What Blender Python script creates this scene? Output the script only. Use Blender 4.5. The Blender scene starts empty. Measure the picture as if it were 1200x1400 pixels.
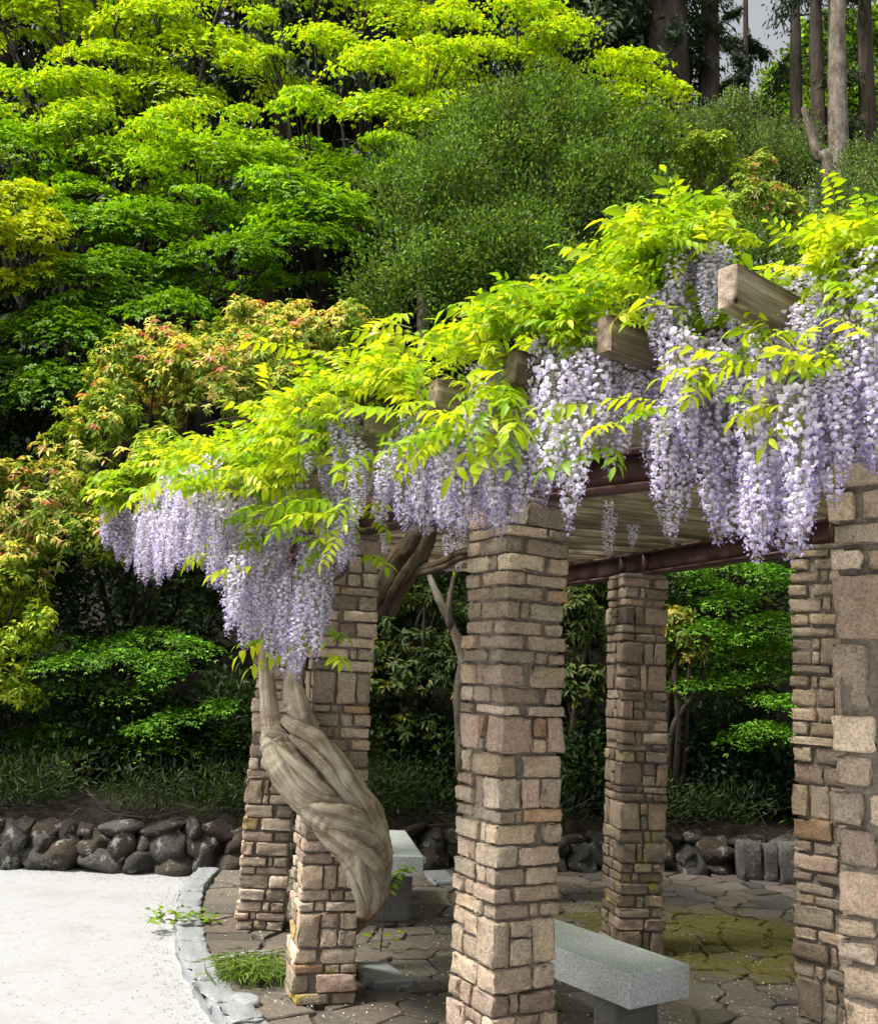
import bpy, bmesh, math, random
import numpy as np
from mathutils import Matrix, Vector, noise as mnoise

random.seed(7)
rng = np.random.default_rng(7)
scene = bpy.context.scene
COL = scene.collection

# ------------------------------------------------------------------ camera
FPX, PITCH, ROLL, EYE = 1323.5, 0.17437, 0.04973, 1.6      # focal length in photo pixels (1200 x 1400)
cam_d = bpy.data.cameras.new('camera')
cam = bpy.data.objects.new('camera', cam_d)
COL.objects.link(cam)
cam_d.sensor_fit = 'VERTICAL'
cam_d.sensor_height = 36.0
cam_d.lens = 36.0 * FPX / 1400.0
cam_d.clip_start = 0.05
cam_d.clip_end = 600.0
cam.matrix_world = (Matrix.Translation((0, 0, EYE)) @ Matrix.Rotation(math.pi / 2 + PITCH, 4, 'X')
                    @ Matrix.Rotation(ROLL, 4, 'Z'))
scene.camera = cam

# ------------------------------------------------------------------ sky, sun, exposure
SUN_AZ = math.radians(248)       # compass angle of the sun, clockwise from +Y
SUN_EL = math.radians(58)
world = bpy.data.worlds.new('World')
scene.world = world
world.use_nodes = True
wn, wl = world.node_tree.nodes, world.node_tree.links
wn.clear()
sky = wn.new('ShaderNodeTexSky')
sky.sky_type = 'NISHITA'
sky.sun_disc = False
sky.sun_elevation = SUN_EL
sky.sun_rotation = SUN_AZ
sky.air_density = 1.0
sky.dust_density = 6.0
sky.ozone_density = 1.0
hs = wn.new('ShaderNodeHueSaturation')
hs.inputs['Saturation'].default_value = 0.2
bg = wn.new('ShaderNodeBackground')
bg.inputs['Strength'].default_value = 0.15
wo = wn.new('ShaderNodeOutputWorld')
wl.new(sky.outputs[0], hs.inputs['Color'])
wl.new(hs.outputs[0], bg.inputs['Color'])
wl.new(bg.outputs[0], wo.inputs['Surface'])

sun_d = bpy.data.lights.new('sun', 'SUN')
sun_d.energy = 4.8
sun_d.angle = math.radians(11)
sun_d.color = (1.0, 0.94, 0.84)
sun = bpy.data.objects.new('sun', sun_d)
COL.objects.link(sun)
sun_dir = Vector((math.sin(SUN_AZ) * math.cos(SUN_EL), math.cos(SUN_AZ) * math.cos(SUN_EL), math.sin(SUN_EL)))
sun.rotation_euler = sun_dir.to_track_quat('Z', 'Y').to_euler()
sun.location = sun_dir * 60

vs = scene.view_settings
vs.view_transform = 'Standard'
vs.look = 'None'
vs.gamma = 1.0
vs.exposure = 0.55
vs.use_curve_mapping = False
scene.cycles.max_bounces = 5
scene.cycles.diffuse_bounces = 2
scene.cycles.glossy_bounces = 2
scene.cycles.transmission_bounces = 3
scene.cycles.transparent_max_bounces = 4
scene.cycles.use_denoising = True
try:
    scene.cycles.denoiser = 'OPENIMAGEDENOISE'
except Exception:
    pass


# ------------------------------------------------------------------ measuring helpers (photo pixel -> place)
def ray(px, py):
    u, v = px - 600.0, py - 700.0
    c, s = math.cos(ROLL), math.sin(ROLL)
    u, v = u * c + v * s, -u * s + v * c
    x, yc = u / FPX, -v / FPX
    c, s = math.cos(PITCH), math.sin(PITCH)
    return np.array([x, c - yc * s, s + yc * c])


def at_y(px, py, y):
    r = ray(px, py)
    return np.array([0, 0, EYE]) + r * (y / r[1])


def at_z(px, py, z=0.0):
    r = ray(px, py)
    return np.array([0, 0, EYE]) + r * ((z - EYE) / r[2])


def to_px(p):
    x, y, z = p[0], p[1], p[2] - EYE
    c, s = math.cos(PITCH), math.sin(PITCH)
    zc, yc = y * c + z * s, -y * s + z * c
    u, v = FPX * x / zc, -FPX * yc / zc
    c, s = math.cos(ROLL), math.sin(ROLL)
    return 600 + u * c - v * s, 700 + u * s + v * c


RING = np.array([5.58, 8.45])          # centre of the ring the pergola stands on


def at_ring(px, py, R):
    """where the sight line meets the upright cylinder of radius R about the ring's centre"""
    r = ray(px, py)
    d = r[:2]
    o = -RING
    a = d @ d
    b = 2 * (o @ d)
    c = o @ o - R * R
    disc = b * b - 4 * a * c
    t = (-b - math.sqrt(disc)) / (2 * a) if disc > 0 else -b / (2 * a)
    return np.array([0, 0, EYE]) + r * t


def ring_pt(deg, R, z=0.0):
    a = math.radians(deg)
    return np.array([RING[0] - R * math.cos(a), RING[1] - R * math.sin(a), z])


# ------------------------------------------------------------------ object helpers
def thing(name, label, cat, loc=(0, 0, 0), group=None):
    o = bpy.data.objects.new(name, None)
    o.empty_display_size = 0.1
    o.location = loc
    COL.objects.link(o)
    tag(o, label, cat, group)
    return o


def tag(o, label=None, cat=None, group=None, kind=None):
    if label: o['label'] = label
    if cat: o['category'] = cat
    if group: o['group'] = group
    if kind: o['kind'] = kind
    return o


def put(name, mesh, mat=None, parent=None, loc=(0, 0, 0), rot=None, scale=None):
    """link a mesh object at a WORLD location (parents are never rotated)"""
    o = bpy.data.objects.new(name, mesh)
    if mat is not None and not mesh.materials:
        mesh.materials.append(mat)
    loc = Vector([float(c) for c in loc])
    if parent is not None:
        o.parent = parent
        p = parent
        while p is not None:
            loc = loc - p.location
            p = p.parent
    o.location = loc
    if rot is not None: o.rotation_euler = rot
    if scale is not None: o.scale = scale
    COL.objects.link(o)
    return o


def mesh_np(name, V, F, col=None, uv=None, smooth=False):
    """V (n,3), F (m,k) with k fixed"""
    V = np.ascontiguousarray(V, np.float32)
    F = np.ascontiguousarray(F, np.int32)
    m, k = F.shape
    me = bpy.data.meshes.new(name)
    me.vertices.add(len(V))
    me.vertices.foreach_set('co', V.ravel())
    me.loops.add(m * k)
    me.loops.foreach_set('vertex_index', F.ravel())
    me.polygons.add(m)
    me.polygons.foreach_set('loop_start', np.arange(0, m * k, k, dtype=np.int32))
    if smooth:
        me.polygons.foreach_set('use_smooth', np.ones(m, dtype=bool))
    if uv is not None:
        l = me.uv_layers.new(name='UVMap')
        l.data.foreach_set('uv', np.ascontiguousarray(uv, np.float32).ravel())
    me.update(calc_edges=True)
    if col is not None:
        a = me.color_attributes.new('Col', 'FLOAT_COLOR', 'POINT')
        c4 = np.ones((len(V), 4), np.float32)
        c4[:, :3] = col
        a.data.foreach_set('color', c4.ravel())
    return me


class Geo:
    """gathers triangles / quads with colours and builds one mesh"""
    def __init__(self): self.V, self.F, self.C, self.U, self.n = [], [], [], [], 0
    def add(self, V, F, C=None, U=None):
        V = np.asarray(V, float)
        self.V.append(V); self.F.append(np.asarray(F, int) + self.n)
        if C is not None: self.C.append(np.broadcast_to(np.asarray(C, float), (len(V), 3)))
        if U is not None: self.U.append(U)
        self.n += len(V)
    def mesh(self, name, smooth=False):
        return mesh_np(name, np.concatenate(self.V), np.concatenate(self.F),
                       np.concatenate(self.C) if self.C else None,
                       np.concatenate(self.U) if self.U else None, smooth)


def catmull(P, n):
    P = np.asarray(P, float)
    m = len(P)
    if m == 2:
        t = np.linspace(0, 1, n)[:, None]
        return P[0] * (1 - t) + P[1] * t
    Q = np.vstack([2 * P[0] - P[1], P, 2 * P[-1] - P[-2]])
    out = []
    for t in np.linspace(0, m - 1 - 1e-6, n):
        i = int(t); f = t - i
        a, b, c, d = Q[i], Q[i + 1], Q[i + 2], Q[i + 3]
        out.append(0.5 * ((2 * b) + (-a + c) * f + (2 * a - 5 * b + 4 * c - d) * f * f + (-a + 3 * b - 3 * c + d) * f ** 3))
    return np.array(out)


def tube(geo, pts, rad, n=None, seg=8, rough=0.0, flute=0, twist=0.0, col=None, seed=0, flat=1.0, knots=0.0):
    """tapered tube along a smooth path, added to geo as quads with UVs"""
    pts = np.asarray(pts, float)
    rad = np.asarray(rad, float) if np.ndim(rad) else np.full(len(pts), rad)
    n = n or max(6, 5 * len(pts))
    P = catmull(pts, n)
    R = np.interp(np.linspace(0, 1, n), np.linspace(0, 1, len(rad)), rad)
    T = np.gradient(P, axis=0)
    T /= np.linalg.norm(T, axis=1)[:, None] + 1e-9
    up = np.array([0.31, 0.9, 0.2]) if abs(T[0][2]) > .7 else np.array([0, 0, 1.0])
    V = np.zeros((n, seg, 3))
    s = np.concatenate([[0], np.cumsum(np.linalg.norm(np.diff(P, axis=0), axis=1))])
    for i in range(n):
        a = np.cross(T[i], up); a /= np.linalg.norm(a) + 1e-9
        b = np.cross(a, T[i]); up = b
        for j in range(seg):
            th = 2 * math.pi * j / seg
            r = R[i]
            if flute: r *= 1 + 0.06 * math.cos(flute * (th + twist * s[i]) + seed) + 0.045 * math.cos((flute + 2) * (th + 1.3 * twist * s[i]) + seed * 2)
            d = math.cos(th) * a + math.sin(th) * b * flat
            if rough:
                q = P[i] * (.45 / max(R[i], .03)) + d * .8
                r *= 1 + rough * mnoise.noise(Vector((q[0] + seed, q[1], q[2])))
            if knots:
                q = (P[i] + d * R[i]) * 9
                k = mnoise.noise(Vector((q[0], q[1] + seed * 3, q[2])))
                if k > .32: r *= 1 + knots * (k - .32)
            V[i, j] = P[i] + d * r
    idx = np.arange(n * seg).reshape(n, seg)
    F = []; U = []
    for i in range(n - 1):
        for j in range(seg):
            k = (j + 1) % seg
            F.append((idx[i, j], idx[i, k], idx[i + 1, k], idx[i + 1, j]))
            u0, u1 = j / seg, (j + 1) / seg
            U += [(u0, s[i]), (u1, s[i]), (u1, s[i + 1]), (u0, s[i + 1])]
    VV = V.reshape(-1, 3)
    # end caps as degenerate-free quads
    base = len(VV)
    for e, rev in ((0, True), (n - 1, False)):
        for j in range(0, seg - 2, 2):
            q = [idx[e, 0], idx[e, j + 1], idx[e, j + 2], idx[e, (j + 3) % seg]]
            if j + 3 <= seg - 1 or (j + 3) % seg != 0:
                F.append(q[::-1] if rev else q); U += [(0, 0)] * 4
    geo.add(VV, F, col, U)


# ------------------------------------------------------------------ materials
def mat_new(name):
    m = bpy.data.materials.new(name)
    m.use_nodes = True
    nt = m.node_tree
    nt.nodes.clear()
    out = nt.nodes.new('ShaderNodeOutputMaterial')
    return m, nt, out


def N(nt, t, **kw):
    n = nt.nodes.new(t)
    for k, v in kw.items():
        if k in n.inputs: n.inputs[k].default_value = v
        else: setattr(n, k, v)
    return n


def noise_n(nt, vec, scale, detail=4, rough=.6):
    n = N(nt, 'ShaderNodeTexNoise')
    n.inputs['Scale'].default_value = scale
    n.inputs['Detail'].default_value = detail
    n.inputs['Roughness'].default_value = rough
    if vec is not None: nt.links.new(vec, n.inputs['Vector'])
    return n


def ramp(nt, fac, stops):
    r = N(nt, 'ShaderNodeValToRGB')
    el = r.color_ramp.elements
    while len(el) < len(stops): el.new(.5)
    for e, (p, c) in zip(el, stops):
        e.position = p
        e.color = (*c, 1) if len(c) == 3 else c
    nt.links.new(fac, r.inputs[0])
    return r


def mix(nt, fac, a, b, mode='MIX'):
    m = N(nt, 'ShaderNodeMix', data_type='RGBA', blend_type=mode)
    for sock, v in ((m.inputs[0], fac), (m.inputs[6], a), (m.inputs[7], b)):
        if isinstance(v, (int, float)): sock.default_value = v
        elif isinstance(v, tuple): sock.default_value = (*v, 1)
        else: nt.links.new(v, sock)
    return m.outputs[2]


def bump(nt, height, strength, dist, prev=None):
    b = N(nt, 'ShaderNodeBump')
    b.inputs['Strength'].default_value = strength
    b.inputs['Distance'].default_value = dist
    nt.links.new(height, b.inputs['Height'])
    if prev is not None: nt.links.new(prev, b.inputs['Normal'])
    return b.outputs[0]


def principled(nt, out, color, rough=.8, normal=None, spec=.3):
    p = N(nt, 'ShaderNodeBsdfPrincipled')
    if isinstance(color, tuple): p.inputs['Base Color'].default_value = (*color, 1)
    else: nt.links.new(color, p.inputs['Base Color'])
    if isinstance(rough, (int, float)): p.inputs['Roughness'].default_value = rough
    else: nt.links.new(rough, p.inputs['Roughness'])
    p.inputs['Specular IOR Level'].default_value = spec
    if normal is not None: nt.links.new(normal, p.inputs['Normal'])
    nt.links.new(p.outputs[0], out.inputs['Surface'])
    return p


def geom_pos(nt): return N(nt, 'ShaderNodeNewGeometry').outputs['Position']


def m_stone(name, grain=120, speck=.45, bstr=.8, lichen=None, spread=1.0, bdist=.012):
    """cut stone; its own colour comes from the object's colour"""
    m, nt, out = mat_new(name)
    pos = geom_pos(nt)
    oi = N(nt, 'ShaderNodeObjectInfo')
    n1 = noise_n(nt, pos, grain, 2, .7)
    n2 = noise_n(nt, pos, 34, 5, .7)
    n3 = noise_n(nt, pos, 5, 4, .7)
    c = mix(nt, speck, oi.outputs['Color'], ramp(nt, n1.outputs[0], [(.32, (.22, .2, .19)), (.5, (1, 1, 1)), (.68, (1.7, 1.65, 1.6))]).outputs[0], 'MULTIPLY')
    c = mix(nt, .8, c, ramp(nt, n2.outputs[0], [(.3, (.62, .58, .55)), (.5, (1, 1, 1)), (.72, (1.22, 1.18, 1.12))]).outputs[0], 'MULTIPLY')
    c = mix(nt, .6 * spread, c, ramp(nt, n3.outputs[0], [(.35, (.7, .66, .62)), (.55, (1, 1, 1))]).outputs[0], 'MULTIPLY')
    if lichen:
        n4 = noise_n(nt, pos, 9, 5, .7)
        f = ramp(nt, n4.outputs[0], [(.56, (0, 0, 0)), (.64, (1, 1, 1))]).outputs[0]
        fm = N(nt, 'ShaderNodeMath', operation='MULTIPLY'); fm.inputs[1].default_value = lichen[1]
        nt.links.new(f, fm.inputs[0])
        c = mix(nt, fm.outputs[0], c, lichen[0])
    h = mix(nt, .35, n2.outputs[0], n1.outputs[0])
    nrm = bump(nt, h, bstr, bdist)
    principled(nt, out, c, .9, nrm, .2)
    return m


def m_leaf(name, trans=.45, rough=.45, spec=.35, tint=(1.25, 1.15, .45)):
    """leaf blades: colour attribute, part of the light shines through"""
    m, nt, out = mat_new(name)
    at = N(nt, 'ShaderNodeAttribute', attribute_name='Col')
    p = N(nt, 'ShaderNodeBsdfPrincipled')
    nt.links.new(at.outputs['Color'], p.inputs['Base Color'])
    p.inputs['Roughness'].default_value = rough
    p.inputs['Specular IOR Level'].default_value = spec
    t = N(nt, 'ShaderNodeBsdfTranslucent')
    nt.links.new(mix(nt, 1.0, at.outputs['Color'], tint, 'MULTIPLY'), t.inputs['Color'])
    s = N(nt, 'ShaderNodeMixShader')
    s.inputs[0].default_value = trans
    nt.links.new(p.outputs[0], s.inputs[1]); nt.links.new(t.outputs[0], s.inputs[2])
    nt.links.new(s.outputs[0], out.inputs['Surface'])
    return m


def m_bark(name, ca, cb, cc, us=14, vs_=2.0, bstr=.8, dist=.02, blotch=3.0):
    m, nt, out = mat_new(name)
    uv = N(nt, 'ShaderNodeUVMap')
    mp = N(nt, 'ShaderNodeMapping')
    mp.inputs['Scale'].default_value = (us, vs_, 1)
    nt.links.new(uv.outputs[0], mp.inputs[0])
    n1 = noise_n(nt, mp.outputs[0], 1.0, 6, .65)
    mp2 = N(nt, 'ShaderNodeMapping')
    mp2.inputs['Scale'].default_value = (us * 4, vs_ * 3.5, 1)
    nt.links.new(uv.outputs[0], mp2.inputs[0])
    n2 = noise_n(nt, mp2.outputs[0], 1.0, 4, .7)
    n3 = noise_n(nt, geom_pos(nt), blotch, 4, .6)
    c = ramp(nt, n1.outputs[0], [(.3, ca), (.5, cb), (.7, cc)]).outputs[0]
    c = mix(nt, .75, c, ramp(nt, n3.outputs[0], [(.36, (.5, .42, .32)), (.5, (.95, .92, .86)), (.64, (1.2, 1.22, 1.22))]).outputs[0], 'MULTIPLY')
    c = mix(nt, .7, c, ramp(nt, n2.outputs[0], [(.35, (.55, .52, .5)), (.6, (1.1, 1.1, 1.1))]).outputs[0], 'MULTIPLY')
    nrm = bump(nt, mix(nt, .4, n1.outputs[0], n2.outputs[0]), bstr, dist)
    principled(nt, out, c, .85, nrm, .2)
    return m


def m_wood(name):
    m, nt, out = mat_new(name)
    tc = N(nt, 'ShaderNodeTexCoord')
    mp = N(nt, 'ShaderNodeMapping')
    mp.inputs['Scale'].default_value = (2.2, 30, 30)
    nt.links.new(tc.outputs['Object'], mp.inputs[0])
    n1 = noise_n(nt, mp.outputs[0], 1.0, 6, .65)
    mp2 = N(nt, 'ShaderNodeMapping')
    mp2.inputs['Scale'].default_value = (3, 160, 160)
    nt.links.new(tc.outputs['Object'], mp2.inputs[0])
    n2 = noise_n(nt, mp2.outputs[0], 1.0, 3, .6)
    n3 = noise_n(nt, geom_pos(nt), 3.5, 4, .6)
    oi = N(nt, 'ShaderNodeObjectInfo')
    c = ramp(nt, n1.outputs[0], [(.28, (.08, .062, .046)), (.46, (.24, .2, .152)), (.62, (.34, .295, .235)), (.78, (.44, .395, .33))]).outputs[0]
    c = mix(nt, .7, c, ramp(nt, n2.outputs[0], [(.36, (.5, .46, .42)), (.52, (1, 1, 1))]).outputs[0], 'MULTIPLY')
    c = mix(nt, .7, c, ramp(nt, n3.outputs[0], [(.35, (.6, .55, .5)), (.6, (1.1, 1.05, 1.0))]).outputs[0], 'MULTIPLY')
    c = mix(nt, 1.0, c, oi.outputs['Color'], 'MULTIPLY')
    nrm = bump(nt, mix(nt, .5, n1.outputs[0], n2.outputs[0]), .6, .006)
    principled(nt, out, c, .8, nrm, .2)
    return m


def m_simple(name, stops, scale, rough=.9, bstr=.4, dist=.01, detail=6, spec=.2, scale2=None):
    m, nt, out = mat_new(name)
    pos = geom_pos(nt)
    n1 = noise_n(nt, pos, scale, detail, .65)
    c = ramp(nt, n1.outputs[0], stops).outputs[0]
    if scale2:
        n2 = noise_n(nt, pos, scale2, 3, .6)
        c = mix(nt, .7, c, ramp(nt, n2.outputs[0], [(.35, (.6, .6, .6)), (.6, (1.1, 1.1, 1.1))]).outputs[0], 'MULTIPLY')
    principled(nt, out, c, rough, bump(nt, n1.outputs[0], bstr, dist), spec)
    return m


def m_gravel():
    m, nt, out = mat_new('pale_gravel')
    pos = geom_pos(nt)
    v = N(nt, 'ShaderNodeTexVoronoi'); v.inputs['Scale'].default_value = 170
    nt.links.new(pos, v.inputs['Vector'])
    n1 = noise_n(nt, pos, 300, 2, .6)
    n2 = noise_n(nt, pos, 2.2, 5, .65)
    n3 = noise_n(nt, pos, 14, 5, .7)
    c = ramp(nt, n1.outputs[0], [(.3, (.23, .236, .24)), (.5, (.295, .303, .31)), (.7, (.36, .37, .375))]).outputs[0]
    c = mix(nt, .5, c, ramp(nt, n2.outputs[0], [(.34, (.84, .8, .74)), (.5, (1, 1, 1))]).outputs[0], 'MULTIPLY')
    c = mix(nt, .6, c, ramp(nt, n3.outputs[0], [(.3, (.72, .68, .62)), (.46, (1, 1, 1))]).outputs[0], 'MULTIPLY')
    nrm = bump(nt, v.outputs['Distance'], .2, .004)
    nrm = bump(nt, n3.outputs[0], .3, .02, nrm)
    principled(nt, out, c, .95, nrm, .15)
    return m


def m_paving(name, dark=False):
    """weathered flagstone with moss where it stays damp"""
    m, nt, out = mat_new(name)
    pos = geom_pos(nt)
    oi = N(nt, 'ShaderNodeObjectInfo')
    n1 = noise_n(nt, pos, 30, 6, .7)
    n2 = noise_n(nt, pos, 240, 2, .6)
    n3 = noise_n(nt, pos, 1.5, 5, .65)
    n5 = noise_n(nt, pos, 17, 5, .7)
    base = oi.outputs['Color'] if not dark else (.06, .05, .04)
    c = mix(nt, .85, base, ramp(nt, n1.outputs[0], [(.28, (.5, .47, .44)), (.5, (1, 1, 1)), (.7, (1.35, 1.32, 1.28))]).outputs[0], 'MULTIPLY')
    c = mix(nt, .5, c, ramp(nt, n2.outputs[0], [(.35, (.5, .5, .5)), (.6, (1.2, 1.2, 1.2))]).outputs[0], 'MULTIPLY')
    # moss: a patch about (2, 7.2), broken up by noise
    sx = N(nt, 'ShaderNodeSeparateXYZ'); nt.links.new(pos, sx.inputs[0])
    def near(sock, c0, w):
        a = N(nt, 'ShaderNodeMath', operation='SUBTRACT'); a.inputs[1].default_value = c0; nt.links.new(sock, a.inputs[0])
        b = N(nt, 'ShaderNodeMath', operation='DIVIDE'); b.inputs[1].default_value = w; nt.links.new(a.outputs[0], b.inputs[0])
        q = N(nt, 'ShaderNodeMath', operation='MULTIPLY'); nt.links.new(b.outputs[0], q.inputs[0]); nt.links.new(b.outputs[0], q.inputs[1])
        return q.outputs[0]
    ad = N(nt, 'ShaderNodeMath', operation='ADD')
    nt.links.new(near(sx.outputs[0], 2.0, 2.0), ad.inputs[0]); nt.links.new(near(sx.outputs[1], 6.9, 1.3), ad.inputs[1])
    fo = N(nt, 'ShaderNodeMath', operation='SUBTRACT', use_clamp=True); fo.inputs[0].default_value = 1.0
    nt.links.new(ad.outputs[0], fo.inputs[1])
    def madd(x, k, y):
        q = N(nt, 'ShaderNodeMath', operation='MULTIPLY_ADD'); q.inputs[1].default_value = k
        nt.links.new(x, q.inputs[0])
        if y is None: q.inputs[2].default_value = 0
        else: nt.links.new(y, q.inputs[2])
        return q.outputs[0]
    n6 = noise_n(nt, pos, 5.0, 5, .7)
    tot = madd(n6.outputs[0], 1.0, madd(n3.outputs[0], .7, madd(n5.outputs[0], .5, madd(fo.outputs[0], .42, None))))
    mf = ramp(nt, madd(tot, .5, None), [(.62 if not dark else .58, (0, 0, 0)), (.72, (1, 1, 1))]).outputs[0]
    mc = ramp(nt, n1.outputs[0], [(.3, (.035, .033, .01)), (.55, (.11, .095, .02)), (.75, (.2, .165, .045))]).outputs[0]
    c = mix(nt, mf, c, mc)
    nrm = bump(nt, n1.outputs[0], .5, .012)
    principled(nt, out, c, .85, nrm, .25)
    return m


def m_granite(name, base=(.42, .45, .46)):
    m, nt, out = mat_new(name)
    pos = geom_pos(nt)
    v = N(nt, 'ShaderNodeTexVoronoi'); v.inputs['Scale'].default_value = 190
    nt.links.new(pos, v.inputs['Vector'])
    n1 = noise_n(nt, pos, 170, 3, .7)
    n2 = noise_n(nt, pos, 4, 4, .6)
    b = base
    c = ramp(nt, n1.outputs[0], [(.34, tuple(.25 * x for x in b)), (.44, tuple(.75 * x for x in b)), (.55, b), (.68, tuple(min(.8, 1.5 * x) for x in b))]).outputs[0]
    c = mix(nt, .6, c, ramp(nt, n2.outputs[0], [(.35, (.72, .74, .7)), (.6, (1, 1, 1))]).outputs[0], 'MULTIPLY')
    principled(nt, out, c, .6, bump(nt, n1.outputs[0], .25, .003), .4)
    return m


M = {}
M['stone'] = m_stone('pillar_stone')
M['lichen_stone'] = m_stone('lichen_stone', lichen=((.42, .33, .03), .75))
M['mortar'] = m_simple('mortar', [(.3, (.13, .11, .09)), (.55, (.24, .205, .165)), (.75, (.33, .29, .24))], 60, bstr=.7, dist=.012, scale2=4)
M['boulder'] = m_stone('boulder', grain=90, speck=.5, bstr=1.0, lichen=((.30, .31, .27), .8), bdist=.04)
M['gravel'] = m_gravel()
M['flag'] = m_paving('flagstone')
M['joint'] = m_paving('paving_bed', True)
M['kerb'] = m_granite('kerb_granite', (.26, .272, .285))
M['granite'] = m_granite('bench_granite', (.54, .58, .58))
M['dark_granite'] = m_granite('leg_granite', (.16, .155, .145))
M['soil'] = m_simple('soil', [(.3, (.008, .007, .004)), (.55, (.02, .016, .009)), (.8, (.042, .032, .02))], 9, bstr=.8, dist=.05, scale2=40)  # near-black tones stand in for the shade under the shrubs
M['steel'] = m_simple('rusty_steel', [(.3, (.045, .02, .018)), (.5, (.085, .04, .034)), (.7, (.13, .065, .05))], 7, rough=.6, bstr=.15, dist=.004, spec=.4, scale2=50)
M['wood'] = m_wood('weathered_timber')
M['vine'] = m_bark('wisteria_bark', (.2, .16, .11), (.44, .385, .295), (.56, .51, .42), us=24, vs_=2.6, bstr=.9, dist=.008, blotch=8)
M['vine_dark'] = m_bark('old_vine_bark', (.05, .035, .022), (.13, .1, .07), (.24, .19, .14), us=9, vs_=2.2, bstr=1.0, dist=.03)
M['bark'] = m_bark('tree_bark', (.018, .013, .01), (.045, .035, .027), (.085, .07, .055), us=10, vs_=1.2, bstr=1.0, dist=.04)  # browns lowered so the colour carries the shade on woodland trunks
M['grey_bark'] = m_bark('grey_bark', (.06, .05, .04), (.16, .14, .115), (.27, .245, .21), us=9, vs_=3.5, bstr=1.0, dist=.05)
M['maple'] = m_leaf('maple_leaf', .42, .5, .25)
M['leaf'] = m_leaf('shrub_leaf', .35, .55, .22)
M['dull_leaf'] = m_leaf('conifer_leaf', .2, .6, .25)
M['wisteria_leaf'] = m_leaf('wisteria_leaf', .5, .42, .35, (1.2, 1.15, .4))
M['flower'] = m_leaf('wisteria_petal', .35, .6, .2, (1.05, 1.0, 1.08))
M['grass'] = m_leaf('grass_blade', .35, .5, .3)
M['petal'] = m_simple('dry_petal', [(.3, (.45, .4, .33)), (.7, (.75, .72, .66))], 30, bstr=.0)
M['litter'] = m_simple('leaf_litter', [(.3, (.06, .04, .025)), (.7, (.2, .13, .08))], 30, bstr=.0)

# ================================================================== THE SETTING
GZ = -0.06                                     # gravel lies a little below the paving


def wall_y(x):
    return float(np.interp(x, [-9, -3.4, -1.84, .15, 2.5, 3.4, 9], [8.0, 8.28, 8.38, 8.85, 9.3, 9.3, 9.7]))


def hill_z(x, y):
    d = y - wall_y(x) - .2
    if d < 0: return GZ - .3
    z = .34 + .22 * d + .02 * d * d * (d < 8) + (1.28 + .32 * (d - 8)) * (d >= 8)
    z += .12 * mnoise.noise(Vector((x * .6, y * .6, 0))) * min(1, d)
    return min(z, 15 + .02 * d)


# gravel ground: one sheet to the horizon
me = mesh_np('gravel_ground', [(-300, -300, GZ), (300, -300, GZ), (300, 300, GZ), (-300, 300, GZ)], [(0, 1, 2, 3)])
tag(put('gravel_ground', me, M['gravel']), 'pale grey fine gravel ground', None, kind='structure')

# hillside behind the rock wall
xs = np.concatenate([np.linspace(-60, -8, 14), np.linspace(-7, 8, 61), np.linspace(9, 60, 14)])
ds = np.concatenate([[0.12, .2, .3, .5, .8], np.linspace(1.2, 12, 28), np.linspace(13, 70, 16)])
V = [];
for d in ds:
    for x in xs:
        y = wall_y(x) + d
        V.append((x, y, hill_z(x, y + .1) if d > .13 else GZ - .1))
nx = len(xs)
Fq = [(j * nx + i, j * nx + i + 1, (j + 1) * nx + i + 1, (j + 1) * nx + i) for j in range(len(ds) - 1) for i in range(nx - 1)]
me = mesh_np('hillside', V, Fq, smooth=True)
tag(put('hillside', me, M['soil']), 'soil slope coloured dark for shade, rising behind the rock wall', None, kind='structure')

# ---- paving bed + flagstones (clipped Voronoi cells)
R_KERB_O, R_KERB_I = 7.39, 7.225


def clip(poly, p, n):
    out = []
    for i in range(len(poly)):
        a, b = poly[i], poly[(i + 1) % len(poly)]
        da, db = (a - p) @ n, (b - p) @ n
        if da <= 0: out.append(a)
        if da * db < 0: out.append(a + (b - a) * (da / (da - db)))
    return out


bed = Geo()
angs = np.radians(np.linspace(-14, 66, 40))
Vb = []
for a in angs:
    for R in (R_KERB_I + .02, .4):
        p = (RING[0] - R * math.cos(a), RING[1] - R * math.sin(a))
        Vb.append((p[0], p[1], -.022))
bed.add(Vb, [(2 * i, 2 * i + 1, 2 * i + 3, 2 * i + 2) for i in range(len(angs) - 1)])
# fill towards the wall
paving = tag(put('paving', bed.mesh('paving'), M['joint']), 'stone paving of the round terrace', None, kind='structure')

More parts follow.
